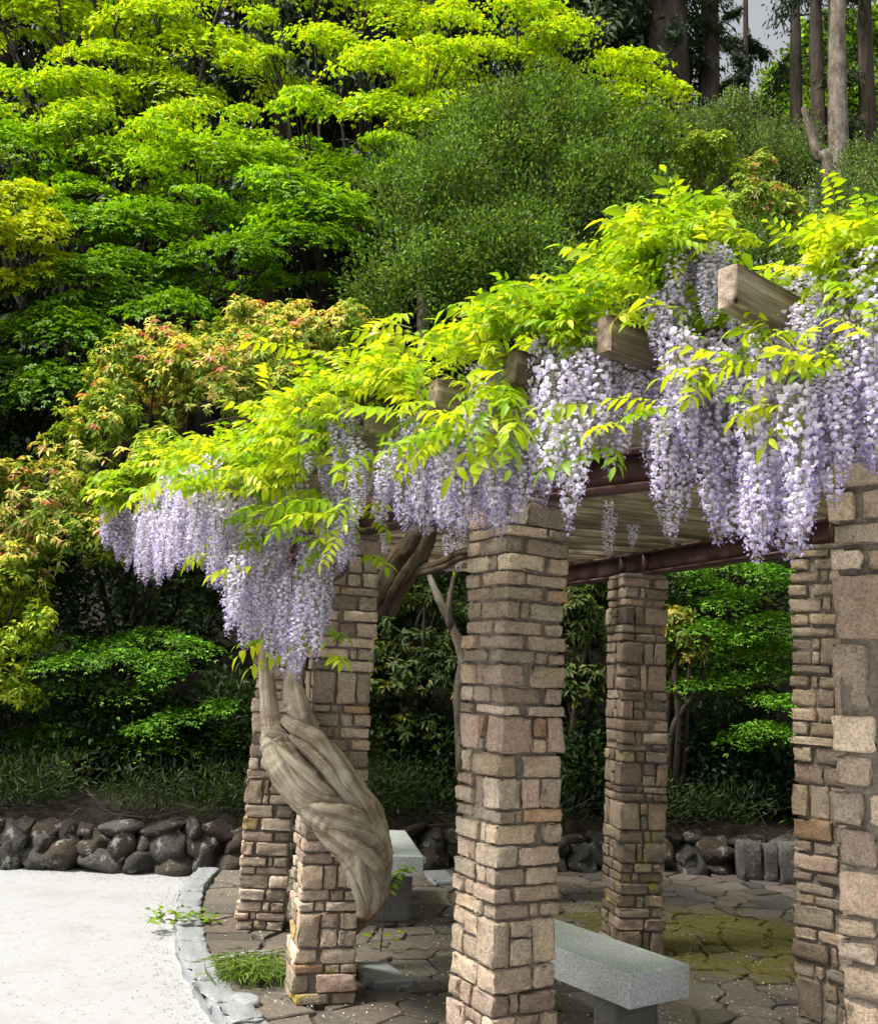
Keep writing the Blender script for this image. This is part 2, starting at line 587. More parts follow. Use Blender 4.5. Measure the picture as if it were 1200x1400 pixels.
pr = np.random.default_rng(3)
seeds = []
tries = 0
while tries < 9000:
    tries += 1
    a = pr.uniform(-13, 60); R = pr.uniform(1.6, 7.15)
    p = ring_pt(a, R)[:2]
    if p[1] > wall_y(p[0]) + .15 or p[0] > 4.4 or p[1] < 3.6: continue
    far = p[0] > .6
    dmin = (.17 if far else .2) + .16 * pr.random() ** 2
    if all((p - q) @ (p - q) > dmin * dmin for q in seeds): seeds.append(p)
seeds = np.array(seeds)
flag_cols = [(.095, .083, .067), (.12, .102, .082), (.082, .073, .061), (.14, .118, .096), (.108, .09, .074), (.13, .118, .1)]
cells = []
for i, p in enumerate(seeds):
    poly = [p + np.array(q) for q in ((-.6, -.6), (.6, -.6), (.6, .6), (-.6, .6))]
    order = np.argsort(((seeds - p) ** 2).sum(1))[1:16]
    for j in order:
        q = seeds[j]; d = q - p; L = np.linalg.norm(d)
        w_ = .5 + .13 * math.sin(i * 12.9898 + 1) - .13 * math.sin(int(j) * 12.9898 + 1)
        nn_ = d / L
        poly = clip(poly, p + d * w_ - nn_ * .009, nn_)
    rel = p - RING; L = np.linalg.norm(rel)
    for a in (-.05, 0, .05):
        n = np.array([rel[0] * math.cos(a) - rel[1] * math.sin(a), rel[0] * math.sin(a) + rel[1] * math.cos(a)]) / L
        poly = clip(poly, RING + n * (R_KERB_I - .012), n)
    if len(poly) >= 3: cells.append((p, poly))
cells.sort(key=lambda c: c[0] @ c[0])
rest = Geo()
for ci, (p, poly) in enumerate(cells):
    poly = np.array(poly)
    # keep distinct corners
    keep = [k for k in range(len(poly)) if np.linalg.norm(poly[k] - poly[k - 1]) > .02]
    poly = poly[keep]
    if len(poly) < 3: continue
    # subdivide edges and roughen them
    ring = []
    for k in range(len(poly)):
        a, b = poly[k], poly[(k + 1) % len(poly)]
        for t in (0, .34, .67):
            q = a + (b - a) * t
            q = q + pr.normal(0, .006, 2)
            ring.append(q)
    ring = np.array(ring) - p
    n = len(ring)
    top = pr.uniform(-.006, .004)
    tilt = pr.normal(0, .008, 2)
    zt = top + ring @ tilt
    Vs = np.vstack([np.c_[ring, np.full(n, -.03)], np.c_[ring, zt - .007], np.c_[ring * .955, zt + .0]])
    bm = bmesh.new()
    vv = [bm.verts.new(v) for v in Vs]
    for k in range(n):
        k2 = (k + 1) % n
        bm.faces.new((vv[k], vv[k2], vv[n + k2], vv[n + k]))
        bm.faces.new((vv[n + k], vv[n + k2], vv[2 * n + k2], vv[2 * n + k]))
    bm.faces.new(vv[2 * n:])
    bmesh.ops.recalc_face_normals(bm, faces=bm.faces)
    me = bpy.data.meshes.new('flagstone')
    bm.to_mesh(me); bm.free()
    o = put('flagstone', me, M['flag'], paving, (p[0], p[1], 0))
    c = random.choice(flag_cols); k = random.uniform(.85, 1.2)
    o.color = (c[0] * k, c[1] * k, c[2] * k, 1)


# ---- rounded block with chiselled unevenness
def block_mesh(w, d, h, r=.01, jit=.004, cuts=(-.72, .72), chop=.0, rs=random, skew=0.0, smooth=True):
    """box w x d x h about its centre with worn edges and uneven faces"""
    g = [-1.0] + list(cuts) + [1.0]
    k = len(g)
    idx = {}
    V = []
    F = []
    hs_ = (w / 2, d / 2, h / 2)
    sk = rs.uniform(-skew, skew)
    def vid(i, j, l):
        key = (i, j, l)
        if key not in idx:
            p = [g[i] * hs_[0], g[j] * hs_[1], g[l] * hs_[2]]
            q = [max(-hs_[a] + r, min(hs_[a] - r, p[a])) for a in range(3)]
            dv = [p[a] - q[a] for a in range(3)]
            L = math.sqrt(sum(x * x for x in dv))
            if L > 1e-9:
                nz = sum(1 for x in dv if abs(x) > 1e-9)
                if nz > 1: p = [q[a] + dv[a] / L * r for a in range(3)]
            idx[key] = len(V)
            p = [p[0] + sk * p[2] + rs.gauss(0, jit), p[1] + rs.gauss(0, jit), p[2] + rs.gauss(0, jit * .8)]
            V.append(p)
        return idx[key]
    for a in range(k - 1):
        for b in range(k - 1):
            F.append((vid(a, b, 0), vid(a, b + 1, 0), vid(a + 1, b + 1, 0), vid(a + 1, b, 0)))
            F.append((vid(a, b, k - 1), vid(a + 1, b, k - 1), vid(a + 1, b + 1, k - 1), vid(a, b + 1, k - 1)))
            F.append((vid(a, 0, b), vid(a + 1, 0, b), vid(a + 1, 0, b + 1), vid(a, 0, b + 1)))
            F.append((vid(a, k - 1, b), vid(a, k - 1, b + 1), vid(a + 1, k - 1, b + 1), vid(a + 1, k - 1, b)))
            F.append((vid(0, a, b), vid(0, a, b + 1), vid(0, a + 1, b + 1), vid(0, a + 1, b)))
            F.append((vid(k - 1, a, b), vid(k - 1, a + 1, b), vid(k - 1, a + 1, b + 1), vid(k - 1, a, b + 1)))
    return mesh_np('block', V, F, smooth=smooth)


def box_geo(geo, c, half, M3=None, col=None):
    s = np.array([(x, y, z) for x in (-1, 1) for y in (-1, 1) for z in (-1, 1)], float) * np.array(half)
    if M3 is not None: s = s @ np.array(M3).T
    geo.add(s + np.array(c), [(0, 1, 3, 2), (4, 6, 7, 5), (0, 4, 5, 1), (2, 3, 7, 6), (0, 2, 6, 4), (1, 5, 7, 3)], col)


# ---- kerb of cut granite blocks
kerb_g = Geo()
Vb = []
for a in angs:
    for R in (R_KERB_O - .03, R_KERB_I + .01):
        for z in (GZ - .05, -.02):
            p = ring_pt(math.degrees(a), R, z); Vb.append(p)
Fk = []
for i in range(len(angs) - 1):
    b = 4 * i
    Fk += [(b, b + 4, b + 5, b + 1), (b + 1, b + 5, b + 7, b + 3), (b + 2, b + 3, b + 7, b + 6)]
kerb_g.add(Vb, Fk)
kerb = tag(put('kerb', kerb_g.mesh('kerb'), M['mortar']), 'curved kerb of rough grey granite blocks between gravel and paving', None, kind='structure')
a = 1.0
rk = random.Random(5)
while a < 40:
    L = rk.uniform(.28, .55)
    da = math.degrees(L / 7.3)
    p = ring_pt(a + da / 2, 7.3 + rk.uniform(-.012, .012), -.045 + rk.uniform(-.01, .01))
    me = block_mesh(.165, L - .008, .13, r=.014, jit=.008, cuts=(-.85, -.45, 0, .45, .85), rs=rk, smooth=False)
    put('kerb_stone', me, M['kerb'], kerb, p, (0, 0, math.radians(a + da / 2)))
    a += da

# ================================================================== STONE PILLARS
S = .296
H_PIL = 2.37
palette = [(.40, .32, .245), (.37, .29, .23), (.43, .355, .28), (.33, .265, .21), (.39, .295, .245), (.29, .24, .195), (.46, .385, .31),
           (.35, .29, .235), (.33, .26, .22), (.41, .325, .245), (.38, .325, .265), (.27, .22, .18)]


def pillar(label, front, yaw_deg, seed, scale=1.0, dim=1.0, ochre=(), lichen=(), cats='pillar', group=None):
    """square pillar; front = its corner nearest the lens, yaw = how far its left face turns"""
    rs = random.Random(seed)
    a = math.radians(yaw_deg)
    t1 = np.array([-math.sin(a), math.cos(a)]); t2 = np.array([math.cos(a), math.sin(a)])
    c = np.array(front) + (t1 + t2) * S / 2
    t = thing('stone_pillar', label, cats, (c[0], c[1], 0), group)
    g = Geo()
    ms = S / 2 - .017
    # mortar core, finely divided so its faces can be uneven
    nz, ns = 40, 3
    Vm = []
    for iz in range(nz + 1):
        z = -.05 + (H_PIL + .05) * iz / nz
        for k in range(4 * ns):
            e, f = divmod(k, ns); f = f / ns
            cs = [(-1, -1), (1, -1), (1, 1), (-1, 1)]
            q = np.array(cs[e]) * (1 - f) + np.array(cs[(e + 1) % 4]) * f
            q = q * (ms + rs.gauss(0, .004))
            Vm.append((*(q[0] * t2 + q[1] * t1), z))
    m4 = 4 * ns
    Fm = [(iz * m4 + k, iz * m4 + (k + 1) % m4, (iz + 1) * m4 + (k + 1) % m4, (iz + 1) * m4 + k) for iz in range(nz) for k in range(m4)]
    top = len(Vm)
    g.add(Vm, Fm)
    box_geo(g, (0, 0, H_PIL - .012), (S / 2 - .004, S / 2 - .004, .014), [[t2[0], t1[0], 0], [t2[1], t1[1], 0], [0, 0, 1]])
    put('mortar_core', g.mesh('mortar_core'), M['mortar'], t, (c[0], c[1], 0))
    # local axes: u along t2 (right), v along t1 (back-left)
    def stone(u0, u1, v0, v1, z0, z1):
        w, d, h = u1 - u0, v1 - v0, z1 - z0
        if w < .02 or d < .02 or h < .018: return
        jt = min(.0042, .03 * min(w, d, h) + .001)
        me = block_mesh(w, d, h, r=min(.007, .14 * h), jit=jt, rs=rs, skew=.08 if h > .06 else .0, cuts=(-.86, -.3, .3, .86), smooth=False)
        um, vm, zm = (u0 + u1) / 2, (v0 + v1) / 2, (z0 + z1) / 2
        p = c + um * t2 + vm * t1
        mat = M['stone']
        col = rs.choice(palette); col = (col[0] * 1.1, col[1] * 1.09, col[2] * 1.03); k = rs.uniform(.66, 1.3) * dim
        for (z_lo, z_hi, prob) in ochre:
            if z_lo < zm < z_hi and rs.random() < prob: col = (.37, .265, .125)
        for (z_lo, z_hi, prob) in lichen:
            if z_lo < zm < z_hi and rs.random() < prob: mat = M['lichen_stone']
        if rs.random() < .02: col = (.38, .255, .16)
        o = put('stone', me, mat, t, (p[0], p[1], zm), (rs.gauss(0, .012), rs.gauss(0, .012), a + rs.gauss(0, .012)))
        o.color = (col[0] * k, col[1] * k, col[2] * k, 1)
    z = .0
    gap = .011 * scale
    hh = S / 2
    course = 0
    while z < H_PIL - .03:
        h = rs.choice([.045, .05, .055, .06, .06, .07, .075, .08, .09, .12, .145, .17]) * scale
        if z + h > H_PIL - .05: h = H_PIL - .022 - z
        z0, z1 = z + gap / 2, z + h - gap / 2
        tall = h > .105
        # corner stones: which way each lies
        ext = {}
        for ci, (su, sv) in enumerate(((-1, -1), (1, -1), (1, 1), (-1, 1))):
            along_u = ((course + ci) % 2 == 0) if rs.random() < .8 else rs.random() < .5
            lo, sh = rs.uniform(.13, .2) * min(1.1, scale), rs.uniform(.065, .105)
            if tall: lo, sh = rs.uniform(.1, .15), rs.uniform(.06, .11)
            eu, ev = (lo, sh) if along_u else (sh, lo)
            ext[ci] = (su, sv, eu, ev)
        def lims(ci):
            su, sv, eu, ev = ext[ci]
            pu, pv = rs.uniform(-.008, .013), rs.uniform(-.008, .013)
            U = (-hh - pu, -hh + eu) if su < 0 else (hh - eu, hh + pu)
            W = (-hh - pv, -hh + ev) if sv < 0 else (hh - ev, hh + pv)
            return U, W
        L = {ci: lims(ci) for ci in range(4)}
        # front/back rows (along u) and left/right rows (along v): keep corners from running into each other
        def gapfix(c1, c2, axis):
            a1, b1 = L[c1][axis]; a2, b2 = L[c2][axis]
            if b1 + gap > a2:
                m = (b1 + a2) / 2 + rs.uniform(-.02, .02)
                x1 = (a1, m - gap / 2); x2 = (m + gap / 2, b2)
                L[c1] = (x1, L[c1][1]) if axis == 0 else (L[c1][0], x1)
                L[c2] = (x2, L[c2][1]) if axis == 0 else (L[c2][0], x2)
        gapfix(0, 1, 0); gapfix(3, 2, 0); gapfix(0, 3, 1); gapfix(1, 2, 1)
        for ci in range(4):
            U, W = L[ci]
            if tall and rs.random() < .35:
                zm = z0 + (z1 - z0) * rs.uniform(.38, .62)
                stone(*U, *W, z0, zm - gap / 2); stone(U[0] + rs.uniform(0, .008), U[1], W[0] + rs.uniform(0, .008), W[1], zm + gap / 2, z1)
            else: stone(*U, *W, z0 + rs.uniform(-.003, .003), z1 + rs.uniform(-.003, .003))
        # fillers
        for (c1, c2, axis, side) in ((0, 1, 0, -1), (3, 2, 0, 1), (0, 3, 1, -1), (1, 2, 1, 1)):
            s0 = L[c1][axis][1] + gap; s1 = L[c2][axis][0] - gap
            if s1 - s0 < .025: continue
            parts = [(s0, s1)]
            if s1 - s0 > .13 and rs.random() < .6:
                m = s0 + (s1 - s0) * rs.uniform(.35, .65); parts = [(s0, m - gap / 2), (m + gap / 2, s1)]
            for (q0, q1) in parts:
                pr_ = rs.uniform(-.012, .01); dep = .06
                W = (-hh - pr_, -hh + dep) if side < 0 else (hh - dep, hh + pr_)
                zz = [(z0, z1)]
                if tall and rs.random() < .55:
                    zm = z0 + (z1 - z0) * rs.uniform(.38, .62); zz = [(z0, zm - gap / 2), (zm + gap / 2, z1)]
                for (za, zb) in zz:
                    if axis == 0: stone(q0, q1, *W, za, zb)
                    else: stone(*W, q0, q1, za, zb)
        z += h
        course += 1
    return c


PC = {}
PC['P1'] = pillar('large-stoned pillar at the open end of the pergola, hiding most of another pillar', (1.455, 2.791), 49.1, 11, 1.75, 1.12)
PC['P2'] = pillar('pale stone pillar standing in front of the long granite bench', (.281, 3.852), 29.5, 22)
PC['P3'] = pillar('stone pillar wrapped by the thick twisted wisteria trunk', (-.594, 5.116), 16.3, 33, ochre=((.1, .4, .08),), lichen=((.0, .42, .45),))
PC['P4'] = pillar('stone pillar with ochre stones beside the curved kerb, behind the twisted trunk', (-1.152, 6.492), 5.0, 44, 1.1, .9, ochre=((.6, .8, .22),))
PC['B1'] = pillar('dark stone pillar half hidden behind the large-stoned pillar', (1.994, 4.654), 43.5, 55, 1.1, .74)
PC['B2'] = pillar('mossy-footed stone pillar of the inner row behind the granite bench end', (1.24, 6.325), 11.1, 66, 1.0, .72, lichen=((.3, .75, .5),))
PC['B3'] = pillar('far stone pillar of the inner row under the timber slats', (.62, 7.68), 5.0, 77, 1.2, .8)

# ================================================================== PERGOLA FRAME
frame = thing('pergola_frame', 'pergola roof frame of rusty steel beams and weathered timber rafters on stone pillars', 'pergola', (RING[0] - 6, RING[1] - 3, H_PIL))
BH = .15


def ibeam(p, q, extra=0.0):
    p, q = np.array(p[:2]), np.array(q[:2])
    d = q - p; L = np.linalg.norm(d); d /= L
    p = p - d * extra; q = q + d * extra; L += 2 * extra
    yaw = math.atan2(d[1], d[0])
    g = Geo()
    box_geo(g, (0, 0, .006), (L / 2, .055, .006))
    box_geo(g, (0, 0, BH - .006), (L / 2, .055, .006))
    box_geo(g, (0, 0, BH / 2), (L / 2 - .002, .005, BH / 2 - .0122))
    for s in (-1, 1):                       # web plates near the ends
        box_geo(g, (s * (L / 2 - .13), 0, BH / 2), (.004, .05, BH / 2 - .0124))
    put('steel_beam', g.mesh('steel_beam'), M['steel'], frame, ((p[0] + q[0]) / 2, (p[1] + q[1]) / 2, H_PIL + .002), (0, 0, yaw))


A = lambda k: PC[k]
outer = [ring_pt(66, 6.84)[:2], A('P1'), A('P2'), A('P3'), A('P4'), ring_pt(-.5, 6.84)[:2]]
inner = [np.array((2.9, 3.6)), A('B1'), A('B2'), A('B3'), np.array((.47, 8.9))]
for chain in (outer, inner):
    for p, q in zip(chain[:-1], chain[1:]):
        d = (np.array(q) - p); d = d / np.linalg.norm(d) * .003
        ibeam(np.array(p) + d, np.array(q) - d)

# rafters: the five whose ends show were measured, the others follow at the same spacing
ends = [at_z(x, y, 2.535) for x, y in ((994, 413), (825, 476), (697, 519), (590, 555), (499, 590))]
raf = []
for e in ends:
    rel = e[:2] - RING
    raf.append((math.degrees(math.atan2(-rel[1], -rel[0])), float(np.linalg.norm(rel))))
step = (raf[0][0] - raf[-1][0]) / 4
k = raf[0][0] + step
while k < 66: raf.append((k, 7.85)); k += step
k = raf[4][0] - step
while k > -1: raf.append((k, 7.55)); k -= step
RH, RT = .105, .056
rr = random.Random(8)
for ang, R in raf:
    Rin = 3.85
    L = R - Rin
    # slightly worn timber: box with two long cuts
    me = block_mesh(L, RT, RH, r=.004, jit=.001, cuts=(-.985, -.4, .4, .985), rs=rr, smooth=False)
    e = ring_pt(ang, R, H_PIL + BH + RH / 2 + .003)
    ya = math.radians(ang - 12)                  # set a little askew of the ring's radius
    p = e + np.array([math.cos(ya), math.sin(ya), 0]) * L / 2
    o = put('rafter', me, M['wood'], frame, p, (0, 0, ya))
    k = rr.uniform(.75, 1.15)
    o.color = (k, k * rr.uniform(.96, 1.0), k * rr.uniform(.9, 1.0), 1)
# lath boards laid across the rafters over the inner half
for Rl in (4.35, 4.75, 5.25, 5.7, 6.15, 6.6):
    prev = None
    for a0 in np.arange(-3, 64, 12.5):
        p, q = ring_pt(a0, Rl), ring_pt(a0 + 12.4, Rl)
        d = q - p; L = np.linalg.norm(d)
        me = block_mesh(L, .05, .028, r=.003, jit=.001, cuts=(-.98, .98), rs=rr)
        o = put('lath', me, M['wood'], frame, (*((p + q) / 2)[:2], H_PIL + BH + RH + .018), (0, 0, math.atan2(d[1], d[0])))
        k = rr.uniform(.7, 1.0); o.color = (k, k * .95, k * .85, 1)

# ================================================================== GRANITE BENCHES


def bench(label, corner, along, across, L, W, T, ztop, legmat):
    along = np.array(along) / np.linalg.norm(along); across = np.array(across) / np.linalg.norm(across)
    c = np.array(corner) + along * L / 2 + across * W / 2
    yaw = math.atan2(along[1], along[0])
    t = thing('granite_bench', label, 'bench', (c[0], c[1], 0))
    bm = bmesh.new()
    bmesh.ops.create_cube(bm, size=1)
    bmesh.ops.scale(bm, vec=(L, W, T), verts=bm.verts)
    bmesh.ops.bevel(bm, geom=bm.edges[:], offset=.006, segments=2, profile=.6, affect='EDGES')
    me = bpy.data.meshes.new('slab'); bm.to_mesh(me); bm.free()
    put('slab', me, M['granite'], t, (c[0], c[1], ztop - T / 2), (0, 0, yaw))
    for s in (-1, 1):
        q = c + along * s * (L / 2 - .2)
        me = block_mesh(.14, W * .72, ztop - T + .01, r=.008, jit=.003, cuts=(-.8, .8), rs=rr)
        put('leg', me, legmat, t, (q[0], q[1], (ztop - T) / 2 - .005), (0, 0, yaw))


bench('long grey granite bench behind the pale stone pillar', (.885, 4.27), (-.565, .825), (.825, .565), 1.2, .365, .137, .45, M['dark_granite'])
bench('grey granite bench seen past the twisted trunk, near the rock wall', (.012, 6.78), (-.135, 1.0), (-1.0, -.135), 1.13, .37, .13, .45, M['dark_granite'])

# flat granite pieces let into the paving
for (px, label, w, l, yaw) in (((520, 1338), 'flat pale granite block set in the paving at the wrapped pillar foot', .22, .38, 25),
                               ((602, 1203), 'flat granite slab lying on the paving near the far bench', .2, .42, 12)):
    p = at_z(*px, 0)
    me = block_mesh(w, l, .05, r=.01, jit=.005, cuts=(-.8, .8), rs=rr)
    tag(put('granite_slab', me, M['kerb'], None, (p[0], p[1], .012), (0, 0, math.radians(yaw))), label, 'slab')

# ================================================================== ROCK RETAINING WALL


def boulder_mesh(w, d, h, rs, sub=3):
    bm = bmesh.new()
    bmesh.ops.create_icosphere(bm, subdivisions=sub, radius=1)
    planes = []
    for _ in range(13):
        v = Vector((rs.gauss(0, 1), rs.gauss(0, 1), rs.gauss(0, 1))).normalized()
        planes.append((v, rs.uniform(.6, .86)))
    off = Vector((rs.uniform(0, 50), rs.uniform(0, 50), 0))
    for v in bm.verts:
        p = v.co.normalized()
        for n, k in planes:
            dd = p.dot(n)
            if dd > k: p = p - n * (dd - k)
        p = p * (1.2 + .16 * mnoise.noise(p * 1.7 + off) + .06 * mnoise.noise(p * 5 + off))
        v.co = Vector((p.x * w / 2, p.y * d / 2, p.z * h / 2))
    for f in bm.faces: f.smooth = True
    me = bpy.data.meshes.new('boulder'); bm.to_mesh(me); bm.free()
    return me


wall = thing('rock_wall', 'low dry-stone wall of rounded lichen-spotted boulders holding the dark bank', 'wall', (-1, wall_y(-1), 0))
rw = random.Random(21)
for row, (zc, hh_) in enumerate(((.0, .22), (.15, .19), (.25, .12))):
    x = -6.2 + .15 * row
    while x < 6.0:
        w = rw.choice((.14, .18, .22, .26, .3, .36))
        xc = x + w / 2
        h = hh_ * rw.uniform(.8, 1.45)
        me = boulder_mesh(w * 1.14, .38, h * 1.2, rw)
        o = put('boulder', me, M['boulder'], wall, (xc, wall_y(xc) + .13 + .05 * row, zc + rw.uniform(-.02, .03)), (rw.uniform(-.3, .3), rw.uniform(-.5, .5), .12 + rw.uniform(-.3, .3)))
        k = rw.uniform(.5, 1.2)
        o.color = rw.choice(((.075 * k, .066 * k, .053 * k, 1), (.08 * k, .077 * k, .07 * k, 1), (.07 * k, .056 * k, .043 * k, 1)))
        x += w * .98
for i, (px, w, h) in enumerate((((1022, 1200), .19, .34), ((1048, 1202), .13, .33), ((1080, 1206), .22, .36), ((1112, 1206), .2, .33))):
    p = at_z(*px, 0)
    me = block_mesh(w, .22, h, r=.03, jit=.009, cuts=(-.6, 0, .6), rs=rw)
    o = put('boulder', me, M['boulder'], wall, (p[0], p[1] - .02, h / 2 - .02), (0, 0, rw.uniform(-.1, .15)))
    o.color = (.13, .125, .12, 1)
    o['label'] = 'upright squared dark stone block'


# ================================================================== FOLIAGE TOOLS
def unit(v): return v / (np.linalg.norm(v, axis=-1, keepdims=True) + 1e-9)


def add_leaves(geo, P, D, Nn, L, W, C, fold=.25, lobes=1):
    """bent rhombic blades: P base, D pointing, Nn upper side"""
    n = len(P)
    D = unit(D)
    Sd = unit(np.cross(D, Nn)); Nn = unit(np.cross(Sd, D))
    L = np.broadcast_to(L, n)[:, None]; W = np.broadcast_to(W, n)[:, None]
    C = np.broadcast_to(C, (n, 3))
    angles = [0] if lobes == 1 else ([-.55, .55] if lobes == 2 else [-.95, 0, .95])
    for k, a in enumerate(angles):
        d = D * math.cos(a) + Sd * math.sin(a)
        s = -D * math.sin(a) + Sd * math.cos(a)
        l = L * (1 if a == 0 else .85)
        base = P
        tip = P + d * l - Nn * l * .12
        mid = P + d * l * .45
        lf = mid + s * W * .5 + Nn * W * fold
        rt = mid - s * W * .5 + Nn * W * fold
        V = np.stack([base, rt, tip, lf], 1).reshape(-1, 3)
        i = np.arange(n)[:, None] * 4
        F = np.concatenate([i + np.array([0, 1, 2]), i + np.array([0, 2, 3])])
        geo.add(V, F, np.repeat(C, 4, axis=0))


def palette_pick(cols, n, r, var=.18):
    cols = np.array(cols, float)
    w = cols[:, 3] / cols[:, 3].sum() if cols.shape[1] == 4 else None
    c = cols[r.choice(len(cols), n, p=w), :3]
    return c * np.exp(r.normal(0, var, (n, 1))) * np.exp(r.normal(0, .05, (n, 3)))


def pad(geo, c, rx, ry, rz, n, cols, r, L=.07, W=.045, lobes=2, droop=.6, fill=.25, yaw=0.0, tilt=(0, 0)):
    """umbrella-shaped tier of leaves (maple, hemlock)"""
    th = r.uniform(0, 2 * np.pi, n); q = np.sqrt(r.uniform(0, 1, n))
    # ragged rim
    rag = 1 + .24 * np.sin(2 * th + r.uniform(0, 6)) + .16 * np.sin(5 * th + r.uniform(0, 6)) + .1 * np.sin(11 * th + r.uniform(0, 6))
    x = q * np.cos(th) * rag; y = q * np.sin(th) * rag
    # small tufts so that the tier breaks up into sprays
    nt_ = max(6, n // 26)
    tx = r.uniform(-1, 1, nt_); ty = r.uniform(-1, 1, nt_)
    pick = r.integers(0, nt_, n)
    x = .62 * x + .38 * (tx[pick] + r.normal(0, .11, n)); y = .62 * y + .38 * (ty[pick] + r.normal(0, .11, n))
    tz = r.normal(0, .10, nt_)
    q2 = np.clip(x * x + y * y, 0, 1.6)
    z = rz * (1 - q2) + rz * tz[pick] * 1.8 - np.abs(r.normal(0, fill, n)) * rz
    P = np.stack([x * rx, y * ry, z + x * tilt[0] * rx + y * tilt[1] * ry], 1)
    ca, sa = math.cos(yaw), math.sin(yaw)
    P[:, :2] = P[:, :2] @ np.array([[ca, sa], [-sa, ca]])
    out = np.stack([P[:, 0], P[:, 1], np.zeros(n)], 1)
    out = unit(out + r.normal(0, .25 * rx, (n, 3)) * [1, 1, 0])
    D = unit(out + r.normal(0, .35, (n, 3)) + np.array([0, 0, -droop]) * np.sqrt(q2)[:, None])
    Nn = unit(np.array([0, 0, 1.0]) + .45 * out * np.sqrt(q2)[:, None] + r.normal(0, .28, (n, 3)))
    add_leaves(geo, P + np.asarray(c), D, Nn, L * r.uniform(.7, 1.25, n), W * r.uniform(.7, 1.25, n), palette_pick(cols, n, r), lobes=lobes)


def clump_shell(lobes, n_clumps, r, inner=.0):
    """points near the outer surface of several ellipsoids (c, (rx,ry,rz)), kept only where not deep inside another"""
    out = []
    vol = np.array([l[1][0] * l[1][2] for l in lobes]); vol /= vol.sum()
    while len(out) < n_clumps:
        i = r.choice(len(lobes), p=vol)
        c, rad = lobes[i]
        d = unit(r.normal(0, 1, 3))
        if d[2] < -.55: continue
        k = r.uniform(.8, 1.04) if r.random() > inner else r.uniform(.45, .8)
        p = np.asarray(c) + d * np.asarray(rad) * k
        deep = False
        for j, (c2, r2) in enumerate(lobes):
            if j != i and (((p - np.asarray(c2)) / np.asarray(r2)) ** 2).sum() < .45: deep = True
        if mnoise.noise(Vector(p * 1.7)) < r.uniform(-.4, .12): deep = True
        if not deep: out.append((p, d))
    return out


def shrub_foliage(lobes, n_clumps, per, size, cols, r, L, W, up=.5, inner=.2, tipcols=None, tipf=0.0):
    g = Geo()
    for p, d in clump_shell(lobes, n_clumps, r, inner):
        n = max(3, int(per * r.uniform(.5, 1.4)))
        ax = unit(d + np.array([0, 0, up]))
        q = r.normal(0, 1, (n, 3)) * size * .45 + ax * (r.uniform(-.6, 1.0, (n, 1)) * size)
        D = unit(q / size * .6 + ax * .7 + r.normal(0, .55, (n, 3)))
        Nn = unit(ax + np.array([0, 0, .8]) + r.normal(0, .5, (n, 3)))
        k = math.exp(r.normal(0, .3))
        C = palette_pick(cols, n, r) * k
        if tipcols is not None and r.random() < tipf:
            C = palette_pick(tipcols, n, r)
        add_leaves(g, p + q, D, Nn, L * r.uniform(.7, 1.3, n), W * r.uniform(.7, 1.3, n), C)
    return g


def rosette_foliage(lobes, n, r, cols, tip, L=.085, W=.03, leaves=7, droop=.55, tipf=.2, redf=.06, red=((.48, .12, .08, 1), (.58, .26, .17, 1.5))):
    """whorls of drooping leaves at the shoot tips (photinia, pieris)"""
    g = Geo()
    tip_noise_off = Vector((r.uniform(0, 50), 0, 0))
    for p, d in clump_shell(lobes, n, r, .28):
        ax = unit(d * .8 + np.array([0, 0, .75]) + r.normal(0, .25, 3))
        nl = leaves + r.integers(-2, 3)
        th = np.arange(nl) * 2.4 + r.uniform(0, 6)
        a = unit(np.cross(ax, [.3, .8, .1])); b = np.cross(ax, a)
        o = np.cos(th)[:, None] * a + np.sin(th)[:, None] * b
        D = unit(o + ax * r.uniform(-.1, .55, (nl, 1)) - np.array([0, 0, droop]) * r.uniform(.6, 1.3, (nl, 1)))
        Nn = unit(ax + .4 * o)
        v = mnoise.noise(Vector(p * 1.1) + tip_noise_off)
        u = r.random()
        if u < redf * (1 + 2.5 * v): C = palette_pick(red, nl, r)
        elif u < tipf * (1 + 2.2 * v) + redf: C = palette_pick(tip, nl, r)
        else: C = palette_pick(cols, nl, r)
        sz = r.uniform(.75, 1.25)
        P = p + ax * r.uniform(-.02, .03, (nl, 1))
        add_leaves(g, P, D, Nn, L * sz * r.uniform(.8, 1.15, nl), W * sz, C, fold=.2)
        # older leaves lower on the shoot
        if r.random() < .6:
            D2 = unit(-D * [1, 1, 0] * .8 - np.array([0, 0, .8]) + r.normal(0, .3, (nl, 3)))
            add_leaves(g, P - ax * .06, D2, Nn, L * sz, W * sz * 1.1, palette_pick(cols, nl, r) * .8, fold=.2)
    return g


def limbs(geo, base, targets, r0, r, fork=.45, seg=7, rough=.2):
    base = np.asarray(base, float)
    for k, tpt in enumerate(targets):
        tpt = np.asarray(tpt, float)
        m1 = base + (tpt - base) * [fork * .35, fork * .35, fork] + r.normal(0, .08, 3)
        m2 = base + (tpt - base) * [.72, .72, .8] + r.normal(0, .1, 3)
        tube(geo, [base + r.normal(0, r0 * .4, 3) * [1, 1, 0] - [0, 0, .15], m1, m2, tpt], [r0, r0 * .7, r0 * .38, r0 * .12], n=16, seg=seg, rough=rough, seed=k)


def ground_at(x, y): return hill_z(x, y) if y > wall_y(x) + .2 else 0.0


def plant(name, label, cat, base, foliage, leafmat, stems=None, barkmat=None, group=None, leafname='crown', stemname='trunk'):
    t = thing(name, label, cat, base, group)
    put(leafname, foliage.mesh(leafname), leafmat, t, (0, 0, 0))
    if stems is not None and stems.n: put(stemname, stems.mesh(stemname, True), barkmat, t, (0, 0, 0))
    return t


